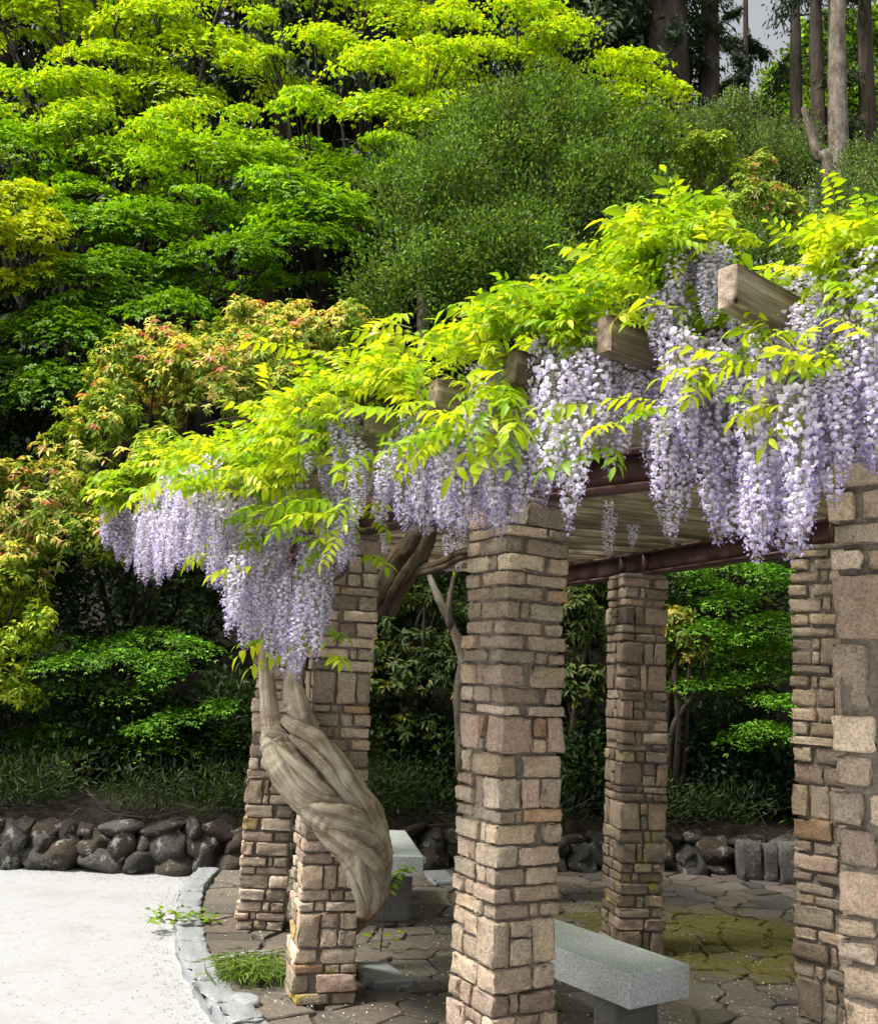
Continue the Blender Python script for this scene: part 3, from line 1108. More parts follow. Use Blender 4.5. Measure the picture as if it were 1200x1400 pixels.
# ================================================================== MAPLES
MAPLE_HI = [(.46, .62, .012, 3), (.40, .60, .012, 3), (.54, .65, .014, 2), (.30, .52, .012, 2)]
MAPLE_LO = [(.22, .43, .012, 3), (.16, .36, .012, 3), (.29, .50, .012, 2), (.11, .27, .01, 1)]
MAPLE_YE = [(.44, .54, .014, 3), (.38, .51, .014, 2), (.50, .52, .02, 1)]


def poisson_px(poly_fn, box, dmin, r, n=4000):
    pts = []
    for _ in range(n):
        p = np.array([r.uniform(box[0], box[2]), r.uniform(box[1], box[3])])
        if not poly_fn(*p): continue
        if all(((p - q) * [1, 1.35]) @ ((p - q) * [1, 1.35]) > dmin ** 2 for q in pts): pts.append(p)
    return pts


def maple(label, base_px, base_y, pads_px, depth_fn, cols_fn, seed, half=68, group=None, leafL=.072, per=560):
    r = np.random.default_rng(seed)
    b = at_y(*base_px, base_y)
    b[2] = ground_at(b[0], b[1])
    g, st = Geo(), Geo()
    cs = []
    for (px, py, k) in pads_px:
        y = depth_fn(px, py) + r.uniform(-.7, .7)
        c = at_y(px, py, y)
        rx = half * k / FPX * y
        cs.append(c)
        kx = r.uniform(.85, 1.5)
        pad(g, c, rx * kx, rx * .9, rx * r.uniform(.28, .62), int(per * k * k * kx), cols_fn(px, py), r, L=leafL, W=leafL * .55, lobes=3, droop=.8, yaw=r.uniform(-.5, .5), tilt=(r.normal(0, .16), r.normal(.42, .12)))
        for _ in range(1):                          # smaller side sprays
            o_ = np.array([r.normal(0, .8) * rx, r.normal(0, .5) * rx, r.normal(-.1, .25) * rx])
            k2 = r.uniform(.35, .6)
            pad(g, c + o_, rx * k2 * 1.3, rx * k2, rx * k2 * .35, int(per * k * k * k2 * k2), cols_fn(px, py), r, L=leafL, W=leafL * .55, lobes=3, droop=.8, yaw=r.uniform(-.5, .5), tilt=(r.normal(0, .2), r.normal(.42, .12)))
    # limbs: a few big ones fork to the tiers
    cs = np.array(cs)
    limb_r = max(.07, .012 * len(cs) ** .5 + .05)
    idx = np.argsort(np.arctan2(cs[:, 2] - b[2], cs[:, 0] - b[0]))
    groups = np.array_split(idx, max(2, len(cs) // 5))
    for gi, ids in enumerate(groups):
        cen = cs[ids].mean(0)
        hub = b + (cen - b) * [.55, .55, .6] + r.normal(0, .1, 3)
        tube(st, [b - [0, 0, .2], b + (hub - b) * [.3, .3, .45] + r.normal(0, .1, 3), hub], [limb_r, limb_r * .75, limb_r * .5], n=12, seg=8, rough=.2, seed=gi)
        for i in ids:
            e = cs[i] - [0, 0, .05]
            m = hub + (e - hub) * [.5, .5, .62] + r.normal(0, .1, 3)
            tube(st, [hub, m, e], [limb_r * .42, limb_r * .25, limb_r * .08], n=9, seg=5, rough=.2, seed=int(i))
            for _ in range(4):                     # twigs into the tier
                e2 = e + np.array([r.normal(0, .35), r.normal(0, .3), r.uniform(.02, .2)])
                tube(st, [m + (e - m) * .3, (m + e2) / 2 + r.normal(0, .05, 3), e2], [limb_r * .16, limb_r * .1, .004], n=6, seg=4, seed=int(i))
    return plant('maple_tree', label, 'tree', b, g, M['maple'], st, M['bark'], group)


rp = np.random.default_rng(50)
depth_maple = lambda px, py: 16.0 - 3.6 * np.clip((py - 20) / 400, 0, 1)
left_top = lambda x, y: np.interp(x, [-80, 0, 60, 250, 330], [-60, -60, -60, -60, -60])
in_left = lambda x, y: -80 < x < 345 - .0 * y and -70 < y < np.interp(x, [-80, 100, 200, 345], [300, 300, 330, 300])
in_mid = lambda x, y: 345 <= x < 620 and -60 < y < np.interp(x, [345, 450, 520, 620], [310, 310, 215, 190]) and y > np.interp(x, [345, 480, 520, 620], [-60, -60, 20, 20])
in_right = lambda x, y: 620 <= x < 900 and np.interp(x, [620, 720, 780, 830, 880], [20, 0, 60, 75, 100]) < y < np.interp(x, [620, 760, 820, 900], [130, 150, 175, 175])



def hi_lo(px, py):  # upper tiers coloured a sunlit yellow, lower ones a shaded green
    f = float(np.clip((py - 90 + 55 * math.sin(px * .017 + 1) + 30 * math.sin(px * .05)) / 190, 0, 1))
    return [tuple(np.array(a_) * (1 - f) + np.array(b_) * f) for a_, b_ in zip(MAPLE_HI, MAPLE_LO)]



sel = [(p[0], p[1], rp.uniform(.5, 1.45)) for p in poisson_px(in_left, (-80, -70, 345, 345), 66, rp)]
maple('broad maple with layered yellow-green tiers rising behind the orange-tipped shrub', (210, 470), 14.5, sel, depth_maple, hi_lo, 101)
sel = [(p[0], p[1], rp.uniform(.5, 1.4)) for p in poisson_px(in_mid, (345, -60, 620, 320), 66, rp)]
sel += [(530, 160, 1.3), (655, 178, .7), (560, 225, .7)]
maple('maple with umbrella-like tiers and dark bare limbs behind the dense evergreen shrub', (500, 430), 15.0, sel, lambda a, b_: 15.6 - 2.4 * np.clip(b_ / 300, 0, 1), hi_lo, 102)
sel = [(p[0], p[1], rp.uniform(.75, 1.05)) for p in poisson_px(in_right, (620, 0, 900, 180), 62, rp)]
sel += [(850, 92, .65), (845, 140, .8), (880, 168, .55), (735, 20, .8)]
maple('bright yellow maple crown beside the tall dark conifer trunks', (720, 330), 16.5, sel, lambda a, b_: 16.8, lambda a, b_: MAPLE_HI, 103)
sel = [(20, 270, .9), (40, 330, .9), (-20, 320, .9), (15, 385, .75), (60, 300, .6), (70, 350, .5), (-60, 380, .8), (-50, 270, .9)]
maple('small golden-yellow maple in front of the broad maple', (-60, 620), 11.2, sel, lambda a, b_: 11.3, lambda a, b_: MAPLE_YE, 104, half=72, per=700)
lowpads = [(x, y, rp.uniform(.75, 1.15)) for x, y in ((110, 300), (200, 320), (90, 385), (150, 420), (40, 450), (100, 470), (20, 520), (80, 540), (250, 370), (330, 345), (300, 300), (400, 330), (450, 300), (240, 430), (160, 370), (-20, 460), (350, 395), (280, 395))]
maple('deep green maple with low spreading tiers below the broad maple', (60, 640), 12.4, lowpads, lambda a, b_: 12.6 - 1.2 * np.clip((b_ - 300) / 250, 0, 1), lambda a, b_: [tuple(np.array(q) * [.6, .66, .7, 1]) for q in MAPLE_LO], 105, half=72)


# ================================================================== EVERGREEN SHRUBS ON THE BANK
rl = np.random.default_rng(77)


def lobes_px(spec):
    out = []
    for (px, py, y, rpx, asp) in spec:
        c = at_y(px, py, y); rad = rpx / FPX * y
        out.append((c, (rad, rad * .85, rad * asp)))
        for _ in range(4):                          # bumps that break the outline
            d = unit(rl.normal(0, 1, 3)); d[2] = abs(d[2])
            k = rl.uniform(.22, .42)
            out.append((c + d * np.array([rad, rad * .85, rad * asp]) * .85, (rad * k, rad * k, rad * k * rl.uniform(.8, 1.5))))
    return out


HOLLY = [(.07, .15, .02, 3), (.10, .19, .03, 3), (.14, .235, .045, 2), (.045, .10, .018, 2), (.2, .27, .08, .7)]
GREYG = [(.10, .165, .045, 3), (.15, .22, .07, 2), (.065, .12, .035, 2)]
r2 = np.random.default_rng(61)


def shrub(name, label, cat, lobes, fol, leafmat, seed, nst=7, r0=.05, group=None, bark='bark'):
    r = np.random.default_rng(seed)
    cx = np.mean([l[0][0] for l in lobes]); cy = np.mean([l[0][1] for l in lobes])
    b = np.array([cx, cy, 0.0]); b[2] = ground_at(cx, cy)
    st = Geo()
    tg = []
    for k in range(nst):
        c, rad = lobes[k % len(lobes)]
        tg.append(np.asarray(c) + r.normal(0, .4, 3) * np.asarray(rad))
    limbs(st, b, tg, r0, r)
    return plant(name, label, cat, b, fol, leafmat, st, M[bark], group, 'foliage', 'stem')


lb = lobes_px([(700, 250, 13.0, 110, .9), (600, 320, 12.6, 100, .9), (800, 320, 12.8, 110, .9), (860, 240, 13.4, 80, .8), (560, 270, 13.2, 65, .8),
               (760, 180, 13.6, 80, .8), (690, 390, 12.2, 110, .9), (570, 410, 12.0, 80, .9), (860, 340, 12.6, 80, 1.0), (650, 200, 13.5, 60, .8)])
fol = shrub_foliage(lb, 1150, 64, .26, HOLLY, r2, .065, .034, up=.9, inner=.25)
shrub('evergreen_shrub', 'big dense dark evergreen shrub with tiny leaves in the middle of the bank', 'shrub', lb, fol, M['leaf'], 1, 12, .07)
lb = lobes_px([(1010, 190, 14.5, 60, .9), (1060, 240, 14.2, 60, .9), (990, 240, 14.6, 50, .8), (1075, 190, 14.8, 40, .9), (960, 190, 15, 40, .7), (940, 260, 14.6, 40, .8)])
fol = shrub_foliage(lb, 700, 26, .16, GREYG, r2, .055, .026, up=.7)
shrub('evergreen_shrub', 'greyish green shrub below the gap of sky between the conifers', 'shrub', lb, fol, M['leaf'], 2)
lb = lobes_px([(1190, 250, 13.6, 55, 1), (1130, 300, 13.2, 60, .9), (1220, 310, 13.2, 70, 1), (1160, 340, 12.8, 60, .8)])
fol = shrub_foliage(lb, 600, 24, .17, GREYG, r2, .06, .026, up=.7)
shrub('evergreen_shrub', 'grey green shrub at the foot of the pale conifer trunk', 'shrub', lb, fol, M['leaf'], 3)

lb = lobes_px([(1000, 370, 11.6, 70, .9), (1090, 390, 11.4, 80, .9), (1180, 380, 11.2, 80, .9), (920, 380, 11.8, 70, .9), (1230, 330, 11.8, 70, 1), (1060, 470, 11, 90, .8), (780, 450, 11.5, 90, .8), (900, 470, 11.2, 90, .8)])
fol = shrub_foliage(lb, 900, 36, .22, HOLLY, r2, .06, .034, up=.8, inner=.3)
shrub('evergreen_shrub', 'dark evergreen shrub right behind the highest wisteria growth', 'shrub', lb, fol, M['leaf'], 31, 10, .06)
PH_G = [(.22, .35, .035, 3), (.28, .41, .045, 3), (.16, .27, .03, 3), (.36, .46, .06, 2)]
PH_T = [(.64, .55, .14, 3), (.58, .58, .13, 3), (.62, .40, .18, 1.5), (.50, .55, .10, 3)]
PH_D = [(.028, .055, .012, 3), (.045, .08, .016, 3), (.09, .11, .022, 1)]
lb = lobes_px([(300, 540, 10.2, 110, .8), (430, 490, 10.8, 90, .75), (210, 520, 10.4, 90, .85), (140, 610, 9.9, 90, .85), (360, 460, 11, 70, .7), (60, 700, 9.6, 85, .9),
               (400, 590, 10.2, 90, .8), (500, 480, 11, 45, .8), (10, 690, 9.6, 70, .9), (-40, 740, 9.5, 80, 1), (30, 780, 9.3, 50, .8), (220, 660, 9.8, 90, .7), (110, 740, 9.5, 70, .6), (290, 455, 10.9, 50, .6)])
fol = rosette_foliage(lb, 4600, r2, PH_G, PH_T, tipf=.45, redf=.05)
shrub('photinia_shrub', 'rounded shrub with orange and red young leaves beside the wisteria', 'shrub', lb, fol, M['leaf'], 4, 12, .05)
PH_Y = [(.40, .50, .03, 3), (.29, .44, .02, 3), (.48, .55, .05, 2), (.15, .28, .015, 2)]
lb = lobes_px([(5, 820, 9.2, 60, .9), (40, 870, 9.1, 40, .8), (-10, 910, 9.0, 55, .9), (25, 950, 9.0, 35, .6), (-40, 860, 9.1, 60, 1)])
fol = rosette_foliage(lb, 650, r2, PH_Y, PH_Y, L=.075, W=.028, tipf=.3, redf=.0)
shrub('broadleaf_shrub', 'yellow-green leafy shrub over the left end of the rock wall', 'shrub', lb, fol, M['leaf'], 5)
lb = lobes_px([(960, 230, 13.2, 55, .7), (1010, 250, 13.0, 50, .7), (930, 210, 13.4, 35, .6), (1060, 290, 12.6, 55, .7), (1000, 310, 12.4, 70, .8), (900, 300, 12.6, 40, .8), (1110, 330, 12.6, 50, .7)])
fol = rosette_foliage(lb, 900, r2, PH_G, [(.26, .26, .05, 2), (.34, .3, .08, 1)], L=.1, W=.035, tipf=.22, redf=.05)
shrub('photinia_shrub', 'olive green shrub with a few red shoots behind the highest rafter end', 'shrub', lb, fol, M['leaf'], 6)

# shrubs seen between the pillars
lb = lobes_px([(570, 860, 9.9, 60, 1.0), (600, 930, 9.8, 55, .9), (540, 920, 9.7, 55, .9), (640, 870, 10, 50, 1), (560, 1000, 9.6, 40, .6), (500, 860, 10.2, 70, 1)])
fol = rosette_foliage(lb, 900, r2, PH_D, [(.16, .15, .03, 1)], L=.09, W=.03, tipf=.15, redf=.0)
t = shrub('broadleaf_shrub', 'dark leafy shrub with a bare grey stem seen between the wrapped and the pale pillar', 'shrub', lb, fol, M['leaf'], 7)
st = Geo()
path = [at_y(x, y, yy) for x, y, yy in ((634, 1120, 9.35), (630, 1000, 9.3), (627, 945, 9.3), (633, 900, 9.3), (617, 855, 9.35), (598, 815, 9.4), (580, 770, 9.6))]
path[0][2] = ground_at(path[0][0], 9.35) - .1
tube(st, path, [.06, .06, .055, .055, .045, .04, .02], n=40, seg=9, rough=.3, seed=3)
path = [at_y(x, y, yy) for x, y, yy in ((616, 856, 9.33), (613, 830, 9.3), (618, 800, 9.3), (624, 770, 9.3))]
tube(st, path, [.035, .03, .022, .012], n=16, seg=7, rough=.2, seed=4)
put('trunk', st.mesh('trunk', True), M['grey_bark'], t, (0, 0, 0))
lb = lobes_px([(800, 850, 9.9, 55, 1.1), (790, 940, 9.8, 45, .9), (770, 790, 10.1, 60, .8), (830, 960, 9.8, 40, .7), (740, 880, 10, 50, 1)])
fol = rosette_foliage(lb, 800, r2, PH_D + [(.10, .13, .02, 2)], [(.30, .27, .04, 2), (.22, .22, .03, 2)], L=.095, W=.032, tipf=.3, redf=.0)
shrub('broadleaf_shrub', 'yellow-tipped evergreen shrub between the pale pillar and the mossy-footed pillar', 'shrub', lb, fol, M['leaf'], 8)
lb = lobes_px([(935, 880, 9.7, 32, 1.1), (915, 850, 9.8, 28, .9), (900, 900, 9.8, 30, 1)])
fol = rosette_foliage(lb, 170, r2, [(.17, .19, .03, 2), (.1, .14, .02, 2)], [(.36, .31, .06, 2)], L=.1, W=.033, tipf=.5, redf=.0)
shrub('broadleaf_shrub', 'small shrub with pale yellow leaf whorls beside the mossy-footed pillar', 'shrub', lb, fol, M['leaf'], 9)

# hemlocks: flat sprays one above another
HEM = [(.07, .19, .010, 3), (.10, .25, .012, 3), (.16, .36, .016, 2), (.04, .11, .010, 2)]


def hemlock(label, spec, base_px, y0, seed, L=.045):
    r = np.random.default_rng(seed)
    g, st = Geo(), Geo()
    b = at_y(*base_px, y0); b[2] = ground_at(b[0], b[1])
    top = max(at_y(px, py, y)[2] for px, py, y, *_ in spec)
    tube(st, [b - [0, 0, .2], (b[0] + .05, b[1], (b[2] + top) / 2), (b[0], b[1] + .1, top)], [.09, .07, .02], n=16, seg=8, rough=.2)
    for (px, py, y, w, n) in spec:
        c = at_y(px, py, y); rx = w / FPX * y
        tl = r.normal(0, .12)
        pad(g, c, rx, rx * .8, rx * .10 + .03, n, HEM, r, L=L, W=L * .38, lobes=2, droop=.25, fill=.5, yaw=r.uniform(-.3, .3), tilt=(tl, .35))
        z0 = c[2] + .05
        tube(st, [(b[0], b[1] + .05, z0 + .1), ((b[0] + c[0]) / 2, (b[1] + c[1]) / 2, z0 + .03), c], [.025, .016, .005], n=8, seg=5, rough=.2)
    return plant('hemlock_tree', label, 'tree', b, g, M['dull_leaf'], st, M['bark'], None, 'foliage', 'trunk')


spec = []
for (px, py, w, n) in ((150, 885, 60, 700), (90, 905, 55, 600), (165, 898, 40, 600), (60, 880, 60, 600), (230, 920, 45, 700), (215, 905, 50, 500), (265, 885, 50, 400),
                       (200, 870, 60, 500), (120, 990, 60, 800), (60, 1000, 45, 500), (150, 1003, 45, 600), (30, 1005, 35, 500), (245, 980, 45, 600), (300, 965, 30, 400),
                       (200, 1000, 40, 500), (310, 1003, 40, 400), (100, 1025, 70, 400), (230, 1020, 60, 300), (180, 945, 70, 300), (90, 945, 60, 300), (280, 1040, 60, 250), (20, 960, 50, 300)):
    spec.append((px, py, 9.0 + rp.uniform(-.2, .5), w, n))
hemlock('dark hemlock with flat bright-tipped sprays above the boulders of the rock wall', spec, (150, 1060), 10.0, 201)
spec = []
for (px, py, w, n) in ((1000, 820, 60, 800), (1050, 850, 50, 700), (970, 800, 45, 600), (1030, 890, 60, 800), (1060, 920, 45, 600), (1000, 870, 45, 600), (1045, 880, 45, 600), (950, 930, 55, 600),
                       (1010, 930, 50, 500), (980, 950, 45, 400), (1050, 1000, 45, 700), (1010, 1008, 40, 500), (1080, 800, 50, 500), (1040, 780, 50, 600), (990, 770, 50, 500), (940, 780, 45, 500), (1090, 960, 40, 400),
                       (1000, 900, 70, 500), (960, 860, 50, 400), (1120, 880, 60, 500), (920, 960, 40, 300), (1060, 960, 50, 300)):
    spec.append((px, py, 9.5 + rp.uniform(-.2, .6), w, n))
hemlock('bright green hemlock with layered sprays beyond the inner pillars', spec, (1050, 1060), 10.6, 202)
lb = lobes_px([(1000, 760, 11.2, 150, .7), (840, 800, 11.2, 120, .9), (1130, 830, 11, 100, 1.2), (960, 900, 11, 90, .8), (700, 800, 11.5, 130, 1), (560, 780, 11.5, 130, .9), (1060, 690, 11.6, 160, .8)])
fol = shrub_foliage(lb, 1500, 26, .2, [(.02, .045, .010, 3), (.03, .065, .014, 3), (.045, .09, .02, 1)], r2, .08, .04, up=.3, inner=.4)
shrub('evergreen_shrub', 'tall dark evergreen hedge mass filling the shade behind the pergola', 'shrub', lb, fol, M['leaf'], 10, 14, .07)
lb = lobes_px([(180, 830, 10.6, 150, .8), (320, 850, 10.6, 120, 1), (60, 850, 10.6, 110, .9), (-80, 780, 10.6, 130, 1.2), (420, 820, 11, 120, 1)])
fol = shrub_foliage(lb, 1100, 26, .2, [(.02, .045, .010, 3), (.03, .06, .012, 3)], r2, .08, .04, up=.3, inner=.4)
shrub('evergreen_shrub', 'dark evergreen mass in deep shade under the orange-tipped shrub', 'shrub', lb, fol, M['leaf'], 11, 12, .07)

for k, (spec, lab) in enumerate((([(x, 1000 + 25 * math.sin(x), 9.5, 55, .8) for x in (-60, 20, 100, 180, 260, 330)], 'low dark evergreen growth added to deepen the shade behind the boulders beside the kerb'),
                                 ([(x, 1040 + 20 * math.sin(x), 9.9, 60, .9) for x in (520, 600, 690, 780)], 'low dark evergreen growth added to deepen the shade behind the far bench'),
                                 ([(x, 1060 + 20 * math.sin(x), 10.2, 65, .9) for x in (880, 960, 1040, 1120)], 'low dark evergreen growth added to deepen the shade behind the squared stone blocks'),
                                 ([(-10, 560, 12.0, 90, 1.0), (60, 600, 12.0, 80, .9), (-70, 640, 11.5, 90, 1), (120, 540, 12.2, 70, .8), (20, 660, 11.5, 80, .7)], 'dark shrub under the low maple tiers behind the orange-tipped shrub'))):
    lb = lobes_px(spec)  # low masses added to darken the bank foot, leaf colours near black
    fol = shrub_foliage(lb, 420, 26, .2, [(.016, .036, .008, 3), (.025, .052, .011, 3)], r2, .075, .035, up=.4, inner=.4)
    shrub('evergreen_shrub', lab, 'shrub', lb, fol, M['leaf'], 60 + k, 8, .03)

# ================================================================== CONIFERS AND WOODS
SUGI = [(.018, .038, .010, 3), (.028, .052, .014, 3), (.04, .068, .02, 1)]


def conifer(label, px_bot, px_top, y, r0, bark, seed, sprays=0, span=(2.0, 12), reach=2.0, group=None, cols=SUGI, stubs=6, fine=True):
    r = np.random.default_rng(seed)
    st, g = Geo(), Geo()
    b = at_y(*px_bot, y); tp = at_y(*px_top, y)
    gz = ground_at(b[0], b[1])
    b0 = np.array([b[0], b[1], gz - .2])
    d = (tp - b) / (tp[2] - b[2])
    topz = max(tp[2] + 4, gz + 14)
    e = b + d * (topz - b[2])
    pts = [b0, b0 + (e - b0) * .33 + r.normal(0, .04, 3), b0 + (e - b0) * .66 + r.normal(0, .06, 3), e]
    tube(st, pts, [r0 * 1.12, r0, r0 * .8, r0 * .35], n=40, seg=14, rough=.06, seed=seed, flute=5, twist=.05, knots=.3)
    for _ in range(stubs):
        z = r.uniform(gz + 2, topz); c = b0 + (e - b0) * ((z - b0[2]) / (e[2] - b0[2]))
        a = r.uniform(0, 2 * np.pi); o = np.array([math.cos(a), math.sin(a), 0])
        Lb = r.uniform(.4, 1.6)
        tube(st, [c, c + o * Lb * .5 + [0, 0, .05], c + o * Lb + [0, 0, r.uniform(-.4, .2)]], [r0 * .13, r0 * .08, .006], n=8, seg=5, rough=.2)
    for k in range(sprays):
        z = gz + r.uniform(*span); c = b0 + (e - b0) * ((z - b0[2]) / (e[2] - b0[2]))
        a = r.uniform(0, 2 * np.pi); o = np.array([math.cos(a), math.sin(a), 0]); Lb = reach * r.uniform(.5, 1.1)
        tipp = c + o * Lb + [0, 0, -.25 * Lb]
        tube(st, [c, c + o * Lb * .5, tipp], [.035, .02, .006], n=7, seg=4)
        n = 420 if fine else 190
        s = r.uniform(.25, 1.05, n)[:, None]
        P = c + (tipp - c) * s + r.normal(0, .17 * Lb * .6, (n, 3))
        D = unit(o * .6 + np.array([0, 0, -.7]) + r.normal(0, .5, (n, 3)))
        add_leaves(g, P, D, unit(o + [0, 0, .6] + r.normal(0, .4, (n, 3))), r.uniform(.2, .42, n) * (.5 if fine else 1), r.uniform(.06, .12, n) * (.42 if fine else 1), palette_pick(cols, n, r), fold=.1)
    if not g.n:
        return plant_trunk(label, b0, st, bark, group)
    return plant('conifer_tree', label, 'tree', (b[0], b[1], gz), g, M['dull_leaf'], st, bark, group)


def plant_trunk(label, b, st, bark, group):
    t = thing('conifer_tree', label, 'tree', tuple(b), group)
    put('trunk', st.mesh('trunk', True), bark, t, (0, 0, 0))
    return t


conifer('stout dark conifer trunk next to the bright yellow maple', (918, 190), (918, 0), 20.0, .55, M['bark'], 301, 22, (5, 15), 1.5)
conifer('slimmer dark conifer trunk on the edge of the sky gap', (962, 180), (967, 0), 20.6, .30, M['bark'], 302, 4, (9, 16), 1.0)
conifer('thin feathery conifer standing alone in the gap of sky', (1015, 150), (1016, 0), 24.0, .10, M['bark'], 303, 26, (6, 17), .9)
conifer('thin dark trunk between the feathery conifer and the pale trunk', (1084, 200), (1084, 0), 21.0, .17, M['bark'], 304, 8, (8, 15), 1.5)
conifer('dark conifer trunk just behind the leaning dead stub', (1120, 260), (1115, 0), 18.5, .17, M['bark'], 305, 5, (9, 14), 1.5)
conifer('pale grey conifer trunk with branch knots', (1153, 262), (1153, 0), 15.6, .19, M['grey_bark'], 306, 0, stubs=14)
conifer('brown conifer trunk half hidden by the pale trunk', (1138, 262), (1136, 0), 17.0, .17, M['bark'], 307, 0, stubs=6)
conifer('brown conifer trunk on the far side of the pale trunk', (1180, 240), (1178, 0), 17.6, .19, M['bark'], 308, 8, (9, 15), 1.6)
conifer('grey distant trunk glimpsed through the maple crowns', (607, 150), (604, 80), 20.0, .14, M['grey_bark'], 309, 16, (7, 15), 2.0)
for i, (px, y, r0) in enumerate(((700, 21, .3), (790, 20.5, .25), (850, 22, .35), (500, 22, .3), (400, 21, .3), (280, 23, .35), (140, 22, .3), (20, 22.5, .3), (-90, 22, .3), (585, 24, .3), (210, 25, .3), (660, 25, .3), (760, 25.5, .3), (330, 26, .3), (90, 26, .3), (840, 26.5, .3), (460, 26, .3))):
    conifer('dark forest conifer in the woods behind the maples', (px, 250), (px + 4, 0), y, r0, M['bark'], 320 + i, 62, (3, 17), 2.7, 'dark conifers in the woods behind the maples', fine=False)

lb = [(np.array(c_), r_) for c_, r_ in (((-6.6, 10.2, 4.6), (1.6, 1.4, 1.5)), ((-7.8, 9.8, 3.2), (1.5, 1.3, 1.4)), ((-5.9, 10.4, 2.6), (1.0, 1.0, 1.1)), ((-8.2, 10.6, 5.6), (1.7, 1.5, 1.5)))]
fol = shrub_foliage(lb, 700, 30, .3, PH_D, r2, .12, .06, up=.3, inner=.4)  # unseen tree added to cast shade over the left bank
shrub('broadleaf_tree', 'dark broadleaf tree added out of view for shade, beyond the yellow-green shrub', 'tree', lb, fol, M['leaf'], 71, 8, .1)

# dead leaning stub beside the pale trunk
st = Geo()
p0, p1, p2 = at_y(1134, 275, 13.4), at_y(1117, 215, 13.5), at_y(1098, 148, 13.6)
b = p0.copy(); b[2] = ground_at(b[0], b[1])
tube(st, [b - [0, 0, .1], p0, p1, p2], [.1, .09, .07, .045], n=24, seg=9, rough=.2, seed=2, knots=.6)
t = thing('dead_tree', 'leaning broken dead tree stub against the pale conifer trunk', 'tree', b)
put('trunk', st.mesh('trunk', True), M['grey_bark'], t)

# sunlit broadleaf trees far behind on the right
FAR = [(.10, .22, .02, 3), (.16, .29, .03, 3), (.22, .34, .05, 2), (.06, .14, .015, 2)]
for i, (spec, lab) in enumerate((([(1095, 130, 26, 45, .9), (1070, 165, 26, 30, .7), (1115, 70, 27, 35, .8)], 'bright broadleaf tree beyond the thin trunks at the sky gap'),
                                 ([(1190, 60, 22, 45, 1.0), (1200, 150, 21, 50, 1.2), (1175, 190, 21, 35, .8), (1210, 230, 20, 50, .8)], 'bright green broadleaf tree to the far side of the pale trunk'),
                                 ([(1130, 190, 24, 55, .9), (1050, 200, 25, 50, .7), (1090, 230, 23, 50, .7)], 'low bright broadleaf tree behind the conifer trunks'))):
    lb = lobes_px(spec)
    fol = shrub_foliage(lb, 420, 24, .35, FAR, r2, .16, .1, up=.2, inner=.4)
    shrub('broadleaf_tree', lab, 'tree', lb, fol, M['maple'], 40 + i, 6, .1)

# ================================================================== UNDERGROWTH ON THE BANK (uncountable)
g = Geo()
n = 12000
xs_ = r2.uniform(-5.5, 5, n); dd = .2 + np.abs(r2.normal(0, .5, n))
P = np.array([(x, wall_y(x) + d, 0) for x, d in zip(xs_, dd)])
P[:, 2] = [hill_z(x, y) for x, y, _ in P]
keep = np.array([mnoise.noise(Vector((x * 1.6, y * 1.6, 3))) > -.15 for x, y, _ in P])
P = P[keep]
for k in range(3):
    n = len(P)
    D = unit(r2.normal(0, .55, (n, 3)) * [1, 1, .4] + [0, -.25, .9])
    h = r2.uniform(.1, .5, (n, 1))
    add_leaves(g, P + D * h * [1, 1, .9], unit(D + r2.normal(0, .5, (n, 3))), unit(r2.normal(0, .5, (n, 3)) + [0, -.4, .8]),
               r2.uniform(.05, .11, n), r2.uniform(.010, .018, n), palette_pick([(.022, .045, .009, 3), (.032, .062, .012, 2), (.07, .095, .025, .5), (.014, .025, .008, 3)], n, r2), fold=.1)
tag(put('undergrowth', g.mesh('undergrowth'), M['leaf']), 'dark dwarf bamboo and ground cover on the shaded bank', 'undergrowth', kind='stuff')
g = Geo()
for k in range(110):
    x = r2.uniform(-4.5, 4.5); y = wall_y(x) + r2.uniform(.1, 1.0); z = hill_z(x, y + .1)
    d = unit(r2.normal(0, 1, 3) * [1, .5, .35] + [0, 0, .25])
    Lt = r2.uniform(.2, .8)
    p = np.array([x, y, z])
    tube(g, [p, p + d * Lt * .5 + r2.normal(0, .05, 3), p + d * Lt + r2.normal(0, .08, 3) - [0, 0, .05]], [.006, .004, .002], n=8, seg=4)
tag(put('dead_twigs', g.mesh('dead_twigs'), M['grey_bark']), 'tangle of thin dead twigs above the rock wall', 'twigs', kind='stuff')

# ================================================================== WISTERIA
rv = np.random.default_rng(90)
vine = thing('wisteria_vine', 'flowering wisteria with thick twisted trunk, yellow-green leaves and hanging lilac flower clusters', 'vine', (-.46, 5.64, 0))


def vpx(X, Y, y):                      # pixel of the close-up (3.5x, from 330,880)
    return at_y(330 + X / 3.5, 880 + Y / 3.5, y)


